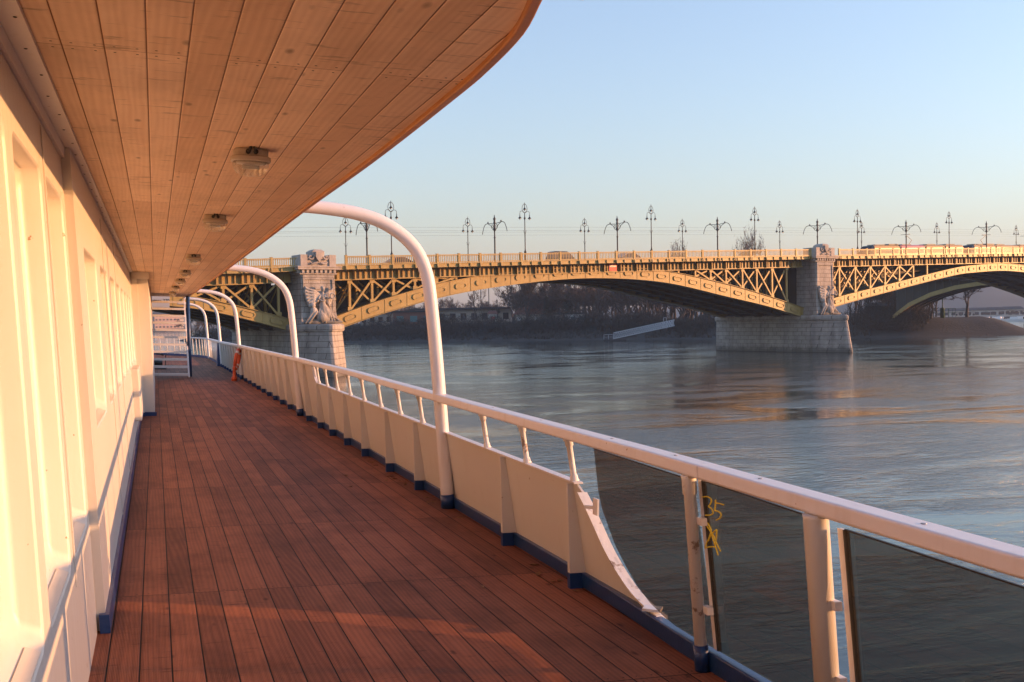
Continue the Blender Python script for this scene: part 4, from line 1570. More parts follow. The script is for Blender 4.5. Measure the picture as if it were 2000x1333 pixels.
def pier(sc):
    c = sc+0.6
    plan = [(-2.45, 22.5), (-2.45, 4.6), (-2.2, 4.0), (-0.75, 0.15), (-0.45, 0.0), (-0.1, 0.2), (2.1, 3.2), (2.45, 4.2), (2.45, 22.5)]
    # nose lies near s = sc, so shift plan coordinates from c

    def lay(k, z, grow=0.0):
        out = []
        for a, w in plan:
            gx_ = a*k+(grow if a > 0 else -grow)
            gw_ = (w-13.0)*(k if w < 13 else 1.0)+13.0+(-grow if w < 13 else grow)
            if abs(a) < 1:
                gx_ = a*k
            out.append((c+gx_, gw_, z))
        return out
    m = MB()
    loft(m, [lay(1.06, -3.0), lay(1.05, 0.0), lay(0.985, 4.25)], False)
    root = m.build('stone_pier', M['ashlar'], bridge, bevel=0.05)
    m = MB()
    loft(m, [lay(0.985, 4.251, 0.05), lay(0.985, 4.40, 0.16), lay(0.985, 4.85, 0.16), lay(0.975, 5.02, 0.05)], False)
    m.build('ledge', M['ashlar'], root, bevel=0.05)
    zt = zr(c)
    m = MB()
    # pylon and the wall behind it under the deck
    loft(m, [[(c-1.95, 7.6, 5.02), (c-1.95, 3.9, 5.02), (c+1.95, 3.9, 5.02), (c+1.95, 7.6, 5.02)], [(c-1.82, 7.6, 6.2), (c-1.82, 4.15, 6.2), (c+1.82, 4.15, 6.2), (c+1.82, 7.6, 6.2)],
             [(c-1.75, 7.6, zt-1.75), (c-1.75, 4.25, zt-1.75), (c+1.75, 4.25, zt-1.75), (c+1.75, 7.6, zt-1.75)]], False)
    # corner strips framing the panel
    for x in (-1.62, 1.42):
        m.box(c+x, c+x+0.22, 4.12, 4.26, 6.3, zt-1.78)
    m.box(c-1.64, c+1.64, 4.10, 4.26, zt-2.25, zt-1.80)
    m.build('pylon', M['ashlar'], root, bevel=0.03)
    m = MB()
    m.box(c-1.6, c+1.6, 7.61, 21.5, 5.03, zt-2.5)
    m.build('inner_wall', M['under'], root)  # dark tone stands in for the shaded recess below the deck
    m = MB()
    m.box(c-1.95, c+1.95, 4.05, 7.6, zt-1.75, zt-1.60)
    m.box(c-1.85, c+1.85, 4.12, 7.6, zt-1.60, zt-1.28)
    for k in range(8):
        x = c-1.78+k*0.47
        m.box(x, x+0.26, 3.88, 4.12, zt-1.60, zt-1.29)
    for k in range(5):
        m.box(c-2.10, c-1.85, 4.2+k*0.5, 4.45+k*0.5, zt-1.60, zt-1.29)
    m.box(c-2.25, c+2.25, 3.72, 7.6, zt-1.28, zt-1.06)
    m.box(c-2.32, c+2.32, 3.64, 7.6, zt-1.06, zt-0.95)
    m.build('cornice', M['carved'], root, bevel=0.02)
    m = MB()
    m.box(c-1.75, c+1.75, 4.15, 6.2, zt-0.95, zt+0.08)
    m.box(c-1.85, c-1.15, 4.02, 6.3, zt-0.95, zt+0.18)
    m.box(c+1.15, c+1.85, 4.02, 6.3, zt-0.95, zt+0.18)
    m.box(c-0.62, c+0.62, 4.0, 5.6, zt+0.08, zt+0.52)
    loft(m, [[(c-0.62, 4.0, zt+0.52), (c+0.62, 4.0, zt+0.52), (c+0.62, 5.5, zt+0.52), (c-0.62, 5.5, zt+0.52)], [(c-0.35, 4.15, zt+0.70), (c+0.35, 4.15, zt+0.70), (c+0.35, 5.3, zt+0.70), (c-0.35, 5.3, zt+0.70)]], False)
    # shield with leaf scrolls
    sh = [(-0.34, 0.55), (0.34, 0.55), (0.36, 0.1), (0.2, -0.2), (0, -0.4), (-0.2, -0.2), (-0.36, 0.1)]
    m.prism([(c+a, zt-0.1+b) for a, b in sh], lambda a, b, t: (a, t, b), 3.78, 4.1)
    for sg in (-1, 1):
        m.tube(smooth_curve([(c+sg*0.38, 3.98, zt+0.1), (c+sg*0.65, 3.95, zt-0.25), (c+sg*0.95, 3.97, zt-0.2), (c+sg*0.92, 4.0, zt+0.05), (c+sg*0.75, 4.0, zt+0.0)], 4), 0.08, 6)
        m.tube([(c+sg*0.15, 3.95, zt-0.6), (c+sg*0.7, 3.95, zt-0.72), (c+sg*0.95, 4.0, zt-0.55)], [0.1, 0.09, 0.05], 6)
    m.build('crest', M['carved'], root, bevel=0.02)
    o = bpy.data.objects.new('carved_figure', FIG)
    C.objects.link(o)
    o.parent = root
    o.location = (c, 3.95, 5.0)
    o.scale = (1.0, 1.0, 1.04 if sc < 40 else 1.12)
    return root


for sc in (0.0, SP2, SP3, SP0):
    pier(sc)


def on_bridge(s, w, z):
    return BR @ Matrix.Translation((s, w, z))


# river traffic board
sg = empty('traffic_board', on_bridge(39.0, 6.05, 11.25), 'red board with a white bar hung at the crown of the middle arch', 'sign')
b = MB()
b.box(-0.58, 0.58, 0, 0.05, -0.58, 0.58)
b.build('board', M['red'], sg)
b = MB()
b.box(-0.50, 0.50, -0.012, -0.001, -0.10, 0.10)
b.build('white_bar', M['wpaint'], sg)

# lamp posts
lp = empty('lamp_post', on_bridge(9.25, 5.3, zr(9.25)-1.0))
b = MB()
b.lathe([(0.16, 0), (0.16, 0.25), (0.12, 0.3), (0.12, 1.1), (0.16, 1.15), (0.09, 1.3), (0.06, 1.5), (0.055, 3.2), (0.09, 3.25), (0.055, 3.35), (0.045, 4.75), (0.11, 4.85), (0.11, 4.95), (0.05, 5.05), (0.04, 5.55)], (0, 0, 0), 8)
b.build('pole', M['iron'], lp)
b = MB()
b.tube([(0.34*math.sin(t)*(1-0.18*math.cos(t)*-1 if math.cos(t) < 0 else 1), 0, 6.02-0.50*math.cos(t)*(1.0 if math.cos(t) < 0 else 1.0)) for t in [2*math.pi*k/24 for k in range(25)]], 0.028, 5, False)
b.tube([(0, 0, 6.5), (0, 0, 6.72)], [0.03, 0.01], 5)
b.tube([(0, 0, 6.5), (0, 0, 6.3)], 0.04, 5)
b.build('ring', M['iron'], lp)
for sx_ in (-1, 1):
    b = MB()
    b.tube(smooth_curve([(0.02*sx_, 0, 5.55), (0.25*sx_, 0, 5.68), (0.48*sx_, 0, 5.70), (0.62*sx_, 0, 5.58), (0.65*sx_, 0, 5.3)], 3), 0.026, 5)
    b.tube([(0.0, 0, 3.3), (0.15*sx_, 0, 3.36), (0.19*sx_, 0, 3.56), (0.25*sx_, 0, 3.62)], 0.016, 4)
    b.build('bracket', M['iron'], lp)
for x, z in ((0, 6.32), (-0.65, 5.32), (0.65, 5.32)):
    b = MB()
    b.lathe([(0.035, 0), (0.045, -0.22), (0.06, -0.25), (0.19, -0.40), (0.19, -0.43), (0.10, -0.435)], (x, 0, z), 8)
    l_ = b.build('lantern', M['iron'], lp)
    b = MB()
    b.lathe([(0.11, -0.437), (0.10, -0.50), (0.05, -0.56)], (x, 0, z), 8)
    b.build('globe', M['globe'], l_)
near_l = [(9.25, 'tall three-lantern lamp post seen just above the curve of the nearest white tube'),
          (25.9, 'tall three-lantern lamp post on the near parapet, just left of the first dark car'),
          (44.4, 'tall three-lantern lamp post on the near parapet, right of the second car'),
          (62.1, 'tall three-lantern lamp post on the near parapet, last one before the right carved pier'),
          (82.5, 'tall three-lantern lamp post on the near parapet, first one right of the right carved pier'),
          (103.7, 'tall three-lantern lamp post on the near parapet, in front of the pink tram section')]
far_l = [(10.5, 'smaller three-lantern lamp post on the far side, below the curve of the nearest white tube'),
         (26.8, 'smaller three-lantern lamp post just left of the first mast right of the near tube'),
         (44.8, 'smaller three-lantern lamp post on the far side, above the red and white board'),
         (62.1, 'smaller three-lantern lamp post in front of the left pair of far poplars'),
         (81.8, 'smaller three-lantern lamp post on the far side, left of the right carved pier'),
         (100.7, 'smaller three-lantern lamp post on the far side, close beside a tall near one'),
         (120.4, 'smaller three-lantern lamp post on the far side, beside the first tram pantograph'),
         (144.0, 'smaller three-lantern lamp post on the far side, rightmost of all, beside the second pantograph')]
tag(lp, near_l[0][1], 'lamp post', 'lamp posts along the bridge')
allp = []
for s, lbl in near_l[1:]:
    c_ = copy_tree(lp)
    c_.matrix_world = on_bridge(s, 5.3, zr(s)-1.0)
    c_['label'] = lbl
    allp.append(c_)
for s, lbl in far_l:
    c_ = copy_tree(lp)
    c_.matrix_world = on_bridge(s, 19.0, zr(s)-1.75+0.35)
    c_['label'] = lbl

# overhead line masts
mp_ = empty('overhead_line_mast', on_bridge(9.73, 12, zr(9.73)-1.45))
b = MB()
b.lathe([(0.18, 0), (0.18, 0.6), (0.10, 0.7), (0.085, 3.6), (0.13, 3.7), (0.08, 3.85), (0.07, 4.4), (0.15, 4.55), (0.20, 4.7), (0.13, 4.85), (0.10, 5.3), (0.16, 5.45), (0.10, 5.6), (0.17, 5.9), (0.07, 6.05), (0.03, 6.35)], (0, 0, 0), 8)
b.build('pole', M['iron'], mp_)
for sg_ in (-1, 1):
    b = MB()
    b.tube(smooth_curve([(0, 0, 5.3), (0, 0.9*sg_, 5.38), (0, 1.7*sg_, 5.42), (0, 2.2*sg_, 5.20), (0, 2.55*sg_, 4.6), (0, 2.65*sg_, 4.25)], 4), 0.04, 5)
    b.tube(smooth_curve([(0, 0.1*sg_, 4.6), (0, 0.5*sg_, 4.75), (0, 0.75*sg_, 5.1), (0, 1.3*sg_, 5.36)], 4), 0.035, 4)
    b.tube([(0, 0.45*sg_+0.17*math.cos(t), 5.05+0.17*math.sin(t)) for t in [2*math.pi*k/10 for k in range(11)]], 0.03, 4, False)
    b.lathe([(0.05, 0), (0.09, 0.08), (0.09, 0.16), (0.03, 0.22)], (0, 1.4*sg_, 5.43), 6)
    b.build('curved_arm', M['iron'], mp_)
masts = [(9.73, 'black overhead-line mast with curved arms, half hidden by the nearest white tube'),
         (26.2, 'black overhead-line mast with curved arms, first full one right of the near tube'),
         (44.6, 'black overhead-line mast with curved arms, above the second car right of the arch crown'),
         (62.0, 'black overhead-line mast with curved arms, between two lamp posts left of the far poplars'),
         (82.0, 'black overhead-line mast with curved arms, rising just behind the right carved pier'),
         (102.5, 'black overhead-line mast with curved arms, in front of the first tram'),
         (123.8, 'black overhead-line mast with curved arms, above the second tram')]
tag(mp_, masts[0][1], 'mast', 'overhead-line masts on the bridge')
for s, lbl in masts[1:]:
    c_ = copy_tree(mp_)
    c_.matrix_world = on_bridge(s, 12, zr(s)-1.45)
    c_['label'] = lbl
for w, dz, lbl in ((8.3, 2.78, 'thin overhead contact wire along the near tram track'), (15.7, 2.78, 'thin overhead contact wire along the far tram track'),
                   (8.3, 3.15, 'thin upper carrier wire over the near tram track'), (15.7, 3.15, 'thin upper carrier wire over the far tram track')):
    b = MB()
    b.tube([(s, w, zr(s)+dz) for s in range(-60, 200, 4)], 0.009, 4)
    o = b.build('overhead_wire', M['iron'], None, lbl, 'wire', 'overhead wires')
    o.matrix_world = BR


# trams
def tram(s0, sections, label, front_len=1.6):
    t = empty('tram', on_bridge(s0, 13.6, 0), label, 'tram', 'trams on the bridge')
    s = 0.0
    prevz = zr
    for i, (L_, mat, pan, flip) in enumerate(sections):
        fz = lambda x, y, z: (x, y, zr(s0+x)-1.40+z)
        half = 1.15
        prof_ = [(-half, 0.35), (-half, 1.95), (-half+0.08, 2.25), (-half+0.35, 2.42), (half-0.35, 2.42), (half-0.08, 2.25), (half, 1.95), (half, 0.35)]
        m = MB()
        x0, x1 = s, s+L_
        if i == 0:
            x0 = s+front_len
        m.add([fz(x, y, z) for x in (x0, x1) for y, z in prof_], [(k, (k+1) % 8, 8+(k+1) % 8, 8+k) for k in range(8)]+[list(range(8))[::-1], list(range(8, 16))], False)
        body = m.build('car_body', M[mat], t)
        m = MB()
        m.box(x0+0.3, x1-0.3, -half-0.02, -half+0.01, 1.15, 1.85, fz)
        m.box(x0+0.3, x1-0.3, half-0.01, half+0.02, 1.15, 1.85, fz)
        m.build('window_band', M['tramd'], body)
        m = MB()
        for k in range(max(1, int(L_/3.4))):
            m.box(x0+0.6+k*3.3, x0+2.9+k*3.3, -0.75, 0.75, 2.421, 2.56+0.07*(k % 2), fz)
        m.build('roof_unit', M['tramg'], body)
        if i == 0:
            m = MB()
            m.add([fz(s+front_len, y, z) for y, z in prof_]+[fz(s+(0.15 if z < 1 else 0.15+(z-1)*0.75), y*0.92, z*0.98) for y, z in prof_], [(k, (k+1) % 8, 8+(k+1) % 8, 8+k) for k in range(8)]+[list(range(8, 16))], False)
            m.build('cab_nose', M['tramd'], t)
        else:
            m = MB()
            m.box(s-0.48, s-0.02, -1.02, 1.02, 0.45, 2.30, fz)
            m.build('bellows', M['tramg'], t)
        if pan:
            m = MB()
            x = s+L_*pan
            q = -1 if flip else 1
            m.bar(fz(x, 0, 2.45), fz(x+q*0.9, 0, 3.25), 0.06, 0.06)
            m.bar(fz(x+q*0.9, 0, 3.25), fz(x-q*0.7, 0, 4.12), 0.05, 0.05)
            m.bar(fz(x-q*0.7, -0.8, 4.14), fz(x-q*0.7, 0.8, 4.14), 0.16, 0.05)
            m.bar(fz(x-q*0.7, 0, 4.16), fz(x+q*0.5, 0, 4.16), 0.05, 0.05)
            m.build('pantograph', M['iron'], t)
        s += L_+0.5
    return t


tram(93.9, [(7.6, 'tramy', 0, 0), (5.8, 'tramp', 0.55, 0), (4.6, 'tramy', 0, 0), (4.6, 'tramy', 0, 0)], 'orange tram with a pink section and dark sloping cab, left one of two')
t2 = tram(119.6, [(7.4, 'tramy', 0.80, 1), (6.5, 'tramy', 0, 0), (8.0, 'tramy', 0.5, 0), (7.0, 'tramy', 0, 0)], 'yellow tram at the right edge of the picture, behind the orange and pink one')
for s_ in [x for x in C.objects if x.parent == t2 and x.name.startswith('cab_nose')]:
    pass


# cars
def car(s0, w, L_, h_, mat, label, suv):
    c_ = empty('car', on_bridge(s0, w, zr(s0)-1.45), label, 'car', 'cars on the bridge')
    hl = L_/2
    lo = [(-hl, 0.28), (-hl, 0.62), (-hl+0.1, 0.80), (-hl+0.9 if not suv else -hl+0.25, 0.92), (hl-1.15, 0.92), (hl-0.1, 0.76), (hl, 0.55), (hl, 0.28)]
    if suv:
        hi = [(-hl+0.12, 0.9), (-hl+0.30, h_-0.08), (-hl+0.6, h_), (hl-2.1, h_), (hl-1.75, h_-0.12), (hl-1.0, 0.9)]
    else:
        hi = [(-hl+0.35, 0.9), (-hl+1.15, h_-0.05), (-hl+1.6, h_), (hl-2.0, h_), (hl-1.7, h_-0.1), (hl-0.95, 0.9)]
    m = MB()
    m.prism(lo, lambda a, b, t: (a, t, b), -0.86, 0.86)
    m.build('body', M[mat], c_, bevel=0.06)
    m = MB()
    k = [(a, 0.9+(b-0.9)*1.0) for a, b in hi]
    n_ = len(k)
    m.add([(a, y*(1.0 if b < 1 else 0.80), b) for y in (-0.82, 0.82) for a, b in k], [list(range(n_))[::-1], list(range(n_, 2*n_))]+[(i, (i+1) % n_, n_+(i+1) % n_, n_+i) for i in range(n_)], False)
    m.build('cabin', M[mat], c_, bevel=0.04)
    m = MB()
    for y in (-1, 1):
        q = [(a*0.90+0.02, 0.95+(b-0.9)*0.78) for a, b in hi]
        m.add([(a, y*(0.835-(b-0.9)*0.30), b) for a, b in q], [list(range(n_))], False)
    m.build('side_window', M['tramd'], c_)
    for a in (-hl+0.8, hl-0.85):
        for y in (-0.80, 0.80):
            m = MB()
            m.tube([(a, y-0.1, 0.31), (a, y+0.1, 0.31)], 0.31, 16)
            m.build('wheel', M['black'], c_)
    return c_


car(33.9, 9.0, 4.3, 1.78, 'carb', 'dark tall car behind the parapet near the top of the middle arch', True)
car(44.1, 9.0, 4.4, 1.50, 'cars', 'low silver car behind the parapet right of the tall dark car', False)
car(12.3, 9.0, 4.1, 1.46, 'carr', 'dark red car behind the parapet, partly hidden by the nearest white tube', False)

# ------------------------------------------------------------------ island trees, buildings, far things


def bare_tree(seed, height, spread, kind='broad', mat='twig', keep=1.0):
    """returns (trunk mesh, crown mesh) of a leafless tree standing at the origin"""
    r = random.Random(seed)
    tk, cr = MB(), MB()
    tips = []

    def twig(p, d, L, w):
        q = p+d*L
        side = d.cross(Vector((r.uniform(-1, 1), r.uniform(-1, 1), r.uniform(-1, 1))))
        if side.length < 1e-3 or r.random() > keep:
            return
        side = side.normalized()*w
        cr.add([p-side, p+side, q], [(0, 1, 2)], False)

    def grow(p, d, L, rad_, depth):
        n_ = 3 if depth < 2 else 2
        pts = [p]
        dd = d.copy()
        for i in range(n_):
            dd = (dd+Vector((r.gauss(0, .12), r.gauss(0, .12), r.gauss(0.02, .08)))).normalized()
            pts.append(pts[-1]+dd*(L/n_))
        r1 = rad_*0.68
        if depth < 4:
            tk.tube(pts, [rad_+(r1-rad_)*i/n_ for i in range(n_+1)], 6 if depth < 2 else 4, False)
        else:
            for a, b in zip(pts, pts[1:]):
                twig(a, (b-a).normalized(), (b-a).length*1.1, 0.045)
        if depth >= 3:
            for k in range(6 if depth >= 4 else 4):
                t = r.random()
                i = min(n_-1, int(t*n_))
                a = pts[i].lerp(pts[i+1], t*n_-i)
                v = (dd*0.7+Vector((r.gauss(0, .6), r.gauss(0, .6), r.gauss(.25, .5)))).normalized()
                twig(a, v, L*r.uniform(0.5, 1.2), 0.036)
        if depth < 5:
            m = r.choice((2, 3)) if depth else r.choice((3, 4))
            if kind == 'poplar':
                m = 3 if depth else 5
            for k in range(m):
                ang = r.uniform(0, 6.28)
                tilt = (r.uniform(0.30, 0.75) if kind == 'broad' else r.uniform(0.12, 0.30))*spread
                ax = dd.orthogonal().normalized()
                ax.rotate(Matrix.Rotation(ang, 3, dd))
                nd = dd.copy()
                nd.rotate(Matrix.Rotation(tilt, 3, ax))
                nd = (nd+Vector((0, 0, 0.18))).normalized()
                fr = r.uniform(0.5, 1.0) if k else 1.0
                i = min(n_-1, int(fr*n_-1e-6))
                q = pts[i].lerp(pts[i+1], fr*n_-i)
                grow(q, nd, L*r.uniform(0.62, 0.85), r1*r.uniform(0.6, 0.85), depth+1)
    grow(Vector((0, 0, -0.4)), Vector((0, 0, 1)), height*(0.19 if kind == 'broad' else 0.15), height*0.016, 0)
    top = max(v[2] for v in cr.v)
    k = height/top
    for b in (tk, cr):
        b.v = [(x*k, y*k, z*k) for x, y, z in b.v]
    return tk.mesh('trunk', M['bark']), cr.mesh('crown', M[mat])


def conifer(seed, h):
    r = random.Random(seed)
    tk, cr = MB(), MB()
    tk.tube([(0, 0, -0.3), (0, 0, h*0.9)], [h*0.02, h*0.004], 6)
    for i in range(900):
        t = r.random()**0.8
        z = h*(0.08+0.92*t)
        R_ = (1-t)*h*0.20*r.uniform(0.4, 1.1)+0.1
        a = r.uniform(0, 6.28)
        p = Vector((R_*math.cos(a), R_*math.sin(a), z-R_*0.3))
        d_ = Vector((math.cos(a), math.sin(a), -0.5)).normalized()
        s_ = d_.cross(Vector((0, 0, 1))).normalized()*0.28
        cr.add([p-s_-d_*0.35, p+s_-d_*0.35, p+d_*0.5], [(0, 1, 2)])
    return tk.mesh('trunk', M['bark']), cr.mesh('crown', M['ever'])


def bush(seed, h):
    r = random.Random(seed)
    cr, tk = MB(), MB()
    for i in range(5):
        tk.tube([(0, 0, -0.2), (r.gauss(0, .3)*h, r.gauss(0, .3)*h, h*0.7)], [0.05, 0.02], 4)
    for i in range(420):
        a = r.uniform(0, 6.28)
        q = r.random()**0.5
        p = Vector((q*h*0.75*math.cos(a), q*h*0.75*math.sin(a), h*r.uniform(0.05, 1.0)*(1-0.55*q*q)))
        v = Vector((r.gauss(0, .5), r.gauss(0, .5), abs(r.gauss(.6, .4)))).normalized()
        s_ = v.orthogonal().normalized()
        s_.rotate(Matrix.Rotation(r.uniform(0, 6.28), 3, v))
        cr.add([p-s_*0.05, p+s_*0.05, p+v*h*r.uniform(.2, .4)], [(0, 1, 2)])
    return tk.mesh('stem', M['bark']), cr.mesh('crown', M['brush'])


PROTO = {
    'a': bare_tree(1, 16, 1.0), 'b': bare_tree(2, 18, 0.85), 'c': bare_tree(5, 15, 1.15), 'd': bare_tree(9, 17, 0.95, mat='twig2'),
    'p': bare_tree(12, 20, 1.0, 'poplar', 'twig2'), 'q': bare_tree(15, 22, 0.8, 'poplar'), 'f': bare_tree(15, 22, 0.8, 'poplar', 'twig2', 0.16), 'e': conifer(3, 11), 's': bush(4, 3.0), 't': bush(6, 4.0)}


def plant(key, pos, sc, label, cat, group=None, rot=None, name=None):
    o = empty(name or {'p': 'poplar_tree', 'q': 'poplar_tree', 'e': 'conifer_tree', 's': 'shrub', 't': 'shrub'}.get(key, 'bare_tree'),
              Matrix.Translation(pos) @ Matrix.Rotation(rot if rot is not None else R.uniform(0, 6.28), 4, 'Z') @ Matrix.Diagonal((sc[0], sc[0], sc[1], 1)), label, cat, group)
    for nm, me in zip(('stem' if key in 'st' else 'trunk', 'crown'), PROTO[key]):
        c_ = bpy.data.objects.new(nm, me)
        C.objects.link(c_)
        c_.parent = o
    return o


def bank_dist(u):
    """distance at which picture column u meets the island's water edge"""
    d_ = wray(u, 620)
    dx, dy = d_.x/math.hypot(d_.x, d_.y), d_.y/math.hypot(d_.x, d_.y)
    k = 150.0
    while k < 480:
        if sdist(dx*k, dy*k) > 0:
            return k
        k += 1.0
    return 480.0


# the tall bare trees in the middle, with one dark leaning one
GI = 'bare trees along the island bank'
for u, dd, key, s_, lbl in ((1160, 16, 'b', (0.9, 0.80), 'dark bare tree with heavy forked limbs in front of the grove'),
                            (1075, 22, 'a', (0.85, 0.78), 'bare tree with a leaning trunk left of the forked dark one'),
                            (1002, 26, 'p', (1.0, 0.85), 'tall slim poplar at the left end of the grove, next to the gap of sky'),
                            (1092, 34, 'q', (0.9, 0.75), 'second slim poplar in the grove, behind the leaning trunk'),
                            (928, 62, 'd', (0.5, 0.72), 'lone reddish bare tree in front of the long dark roof'),
                            (712, 18, 'c', (0.55, 0.55), 'small bare tree on the bank beside the left carved pier'),
                            (762, 20, 'a', (0.5, 0.6), 'small bare tree in front of the teal doors')):
    plant(key, at(u, bank_dist(u)+dd), s_, lbl, 'tree', GI)
plant('e', at(1112, bank_dist(1112)+20), (1.1, 1.0), 'dark pointed conifer in the grove under the arch', 'tree')
plant('e', at(1068, bank_dist(1068)+15), (1.0, 0.6), 'low dark conifer beside the red roofed cottage', 'tree')
for i in range(96):
    u = 1000+i*4.3+R.uniform(-3, 3)
    dd = R.choice((20, 28, 38, 50, 64, 80))+R.uniform(-4, 6)
    plant(R.choice('abcdd'), at(u, bank_dist(u)+dd), (R.uniform(.75, 1.05), R.uniform(.48, 0.74)), 'bare winter tree in the hazy grove on the island bank under the middle arch', 'tree', 'grove trees under the middle arch')
for i in range(34):
    u = 690+i*8.6+R.uniform(-4, 4)
    dd = R.choice((85, 105, 125))+R.uniform(-6, 8)
    plant(R.choice('abcd'), at(u, bank_dist(u)+dd), (R.uniform(.4, .55), R.uniform(.42, .56)), 'small hazy bare tree far behind the long dark roof', 'tree', 'far trees left of the grove')
for i in range(30):
    u = 372+i*7.5+R.uniform(-4, 4)
    dd = R.choice((8, 14, 22))+R.uniform(-3, 4)
    plant(R.choice('abcd'), at(u, bank_dist(u)+dd), (R.uniform(.5, .7), R.uniform(.4, .62)), 'shaded bare tree on the bank seen under the left arch behind the white tubes', 'tree', 'trees under the left arch')
for i in range(26):
    u = 1662+i*6.5+R.uniform(-3, 3)
    dd = R.choice((13, 20, 28, 40))+R.uniform(-3, 3)
    if u > 1832:
        continue
    plant(R.choice('abcd'), at(u, bank_dist(u)+dd), (R.uniform(.5, .75), R.uniform(.45, .7)), 'dark bare tree crowded under the right arch behind the flat bank', 'tree', 'trees under the right arch')
plant('c', at(1889, bank_dist(1889)+14), (0.78, 0.56), 'wide bare tree standing alone near the tip of the flat bank', 'tree')
# poplars seen above the bridge
for u, dist, sz, lbl in ((1318, 330, 1.13, 'left poplar of the pair whose tips show above the bridge left of a lamp post'), (1330, 334, 1.18, 'right poplar of the pair whose tips show above the bridge at a small lamp post'),
                         (1453, 322, 1.16, 'poplar tip above the bridge, left one of the three near the tall lamp post'), (1464, 326, 1.30, 'poplar tip above the bridge, tallest of the three near the tall lamp post'), (1480, 330, 1.2, 'poplar tip above the bridge, just right of the tall lamp post')):
    plant('f', at(u, dist, 4.0), (0.5, sz), lbl, 'tree', name='poplar_tree')
# shrubs on the slope
for i in range(130):
    u = 380+i*11+R.uniform(-5, 5)
    if 1395 < u < 1660:
        u = R.uniform(1664, 1800)
    dd = R.uniform(4, 13)
    plant(R.choice('st'), at(u, bank_dist(u)+dd), (R.uniform(.8, 1.5), R.uniform(.5, 1.1)), 'dark leafless shrub in the tangle along the island bank', 'shrub', 'shrubs along the island bank')
ug = MB()
for i in range(9000):
    u = R.uniform(360, 1700)
    p = at(u, bank_dist(u)+1.0+abs(R.gauss(0, 8)))
    h_ = R.uniform(0.3, 1.1)
    a = R.uniform(0, 6.28)
    s_ = Vector((math.cos(a), math.sin(a), 0))*R.uniform(0.05, 0.2)
    ug.add([p-s_, p+s_, p+Vector((R.gauss(0, .3), R.gauss(0, .3), h_))], [(0, 1, 2)])
ug.build('undergrowth', M['brush'], None, 'dry grass and brush covering the dark island bank', 'undergrowth', kind='stuff')


def facing(p, turn=0.0):
    """yaw so that local -Y looks towards the ship"""
    return math.atan2(p.y, p.x)-math.pi/2+rad(turn)


def house(u, dd, w, dpt, h_, roof, wallm, roofm, label, cat='building', wins=4, turn=0, winm='pane', name='riverside_house', z=None, dist=None, overhang=0.4, nw=1):
    p = at(u, dist if dist else bank_dist(u)+dd, z)
    o = empty(name, Matrix.Translation(p) @ Matrix.Rotation(facing(p, turn), 4, 'Z'), label, cat)
    m = MB()
    m.box(-w/2, w/2, 0, dpt, -1.5, h_)
    m.build('wall', M[wallm], o)
    m = MB()
    ov = overhang
    if roof == 'flat':
        m.box(-w/2-ov, w/2+ov, -ov, dpt+ov, h_+0.002, h_+0.5)
    else:
        rh = roof
        m.add([(-w/2-ov, -ov, h_+.002), (w/2+ov, -ov, h_+.002), (w/2+ov, dpt+ov, h_+.002), (-w/2-ov, dpt+ov, h_+.002), (-w/2+w*.12, dpt/2, h_+rh), (w/2-w*.12, dpt/2, h_+rh)],
              [(0, 1, 5, 4), (1, 2, 5), (2, 3, 4, 5), (3, 0, 4), (0, 3, 2, 1)])
    m.build('roof', M[roofm], o)
    for j in range(nw):
        for i in range(wins):
            x = -w/2+w*(i+0.5)/wins
            zb = h_*(j+0.28)/nw
            m = MB()
            m.box(x-w/wins*0.26, x+w/wins*0.26, -0.08, 0.03, zb, zb+h_/nw*0.45)
            m.build('window', M[winm], o)
    return o


house(905, 78, 30, 8, 4.6, 'flat', 'plaster', 'roofd', 'long low pavilion with a dark flat roof behind the bank, left of the grove', name='pavilion', wins=9, overhang=2.0)
house(962, 42, 2.4, 2.2, 2.6, 1.0, 'wpaint', 'roofr', 'tiny white kiosk in front of the right end of the long dark roof', name='kiosk', wins=1, winm='red')
house(1046, 38, 4.4, 4, 6.2, 'flat', 'brickw', 'roofd', 'small brick upper hut with a dark flat roof above the red roofed cottage', name='brick_hut', wins=2)
house(1040, 24, 9.0, 5, 2.4, 1.8, 'plaster', 'roofr', 'red roofed cottage by the bank left of the leaning tree', name='cottage', wins=4, winm='wpaint')
house(1112, 17, 7.5, 4, 2.0, 'flat', 'wpaint', 'roofd', 'low white boathouse at the foot of the dark forked tree', name='boathouse', wins=4, winm='teal')
house(808, 24, 11, 6, 3.6, 'flat', 'brickw', 'roofd', 'brick boathouse with teal doors on the left part of the bank', name='boathouse', wins=3, winm='teal')
house(735, 22, 9, 6, 3.2, 1.2, 'plaster', 'roofd', 'grey boathouse right beside the left carved pier', name='boathouse', wins=4)
house(1720, 17, 6.5, 4, 3.0, 0.8, 'roofd', 'roofd', 'dark shed under the right arch on the flat bank', name='shed', wins=2)

# cable mast behind the pavilion
p = at(953, bank_dist(953)+95)
cm = empty('cable_mast', Matrix.Translation(p) @ Matrix.Rotation(facing(p), 4, 'Z'), 'slender mast with fanned stay cables behind the long dark roof', 'mast')
m = MB()
for x in (-2.2, 0.4):
    m.tube([(x, 0, 0), (x, 0, 15)], 0.14, 6)
m.bar((-2.2, 0, 13.6), (0.4, 0, 13.6), 0.15, 0.15)
m.build('twin_pole', M['iron'], cm)
for a, b, z in ((0.4, 8.5, 15), (0.4, 5.5, 13.4), (-2.2, -7, 15), (-2.2, -4.5, 13.6)):
    m = MB()
    m.tube([(a, 0, z), (b, 0, 5.0)], 0.05, 4)
    m.build('stay_cable', M['iron'], cm)

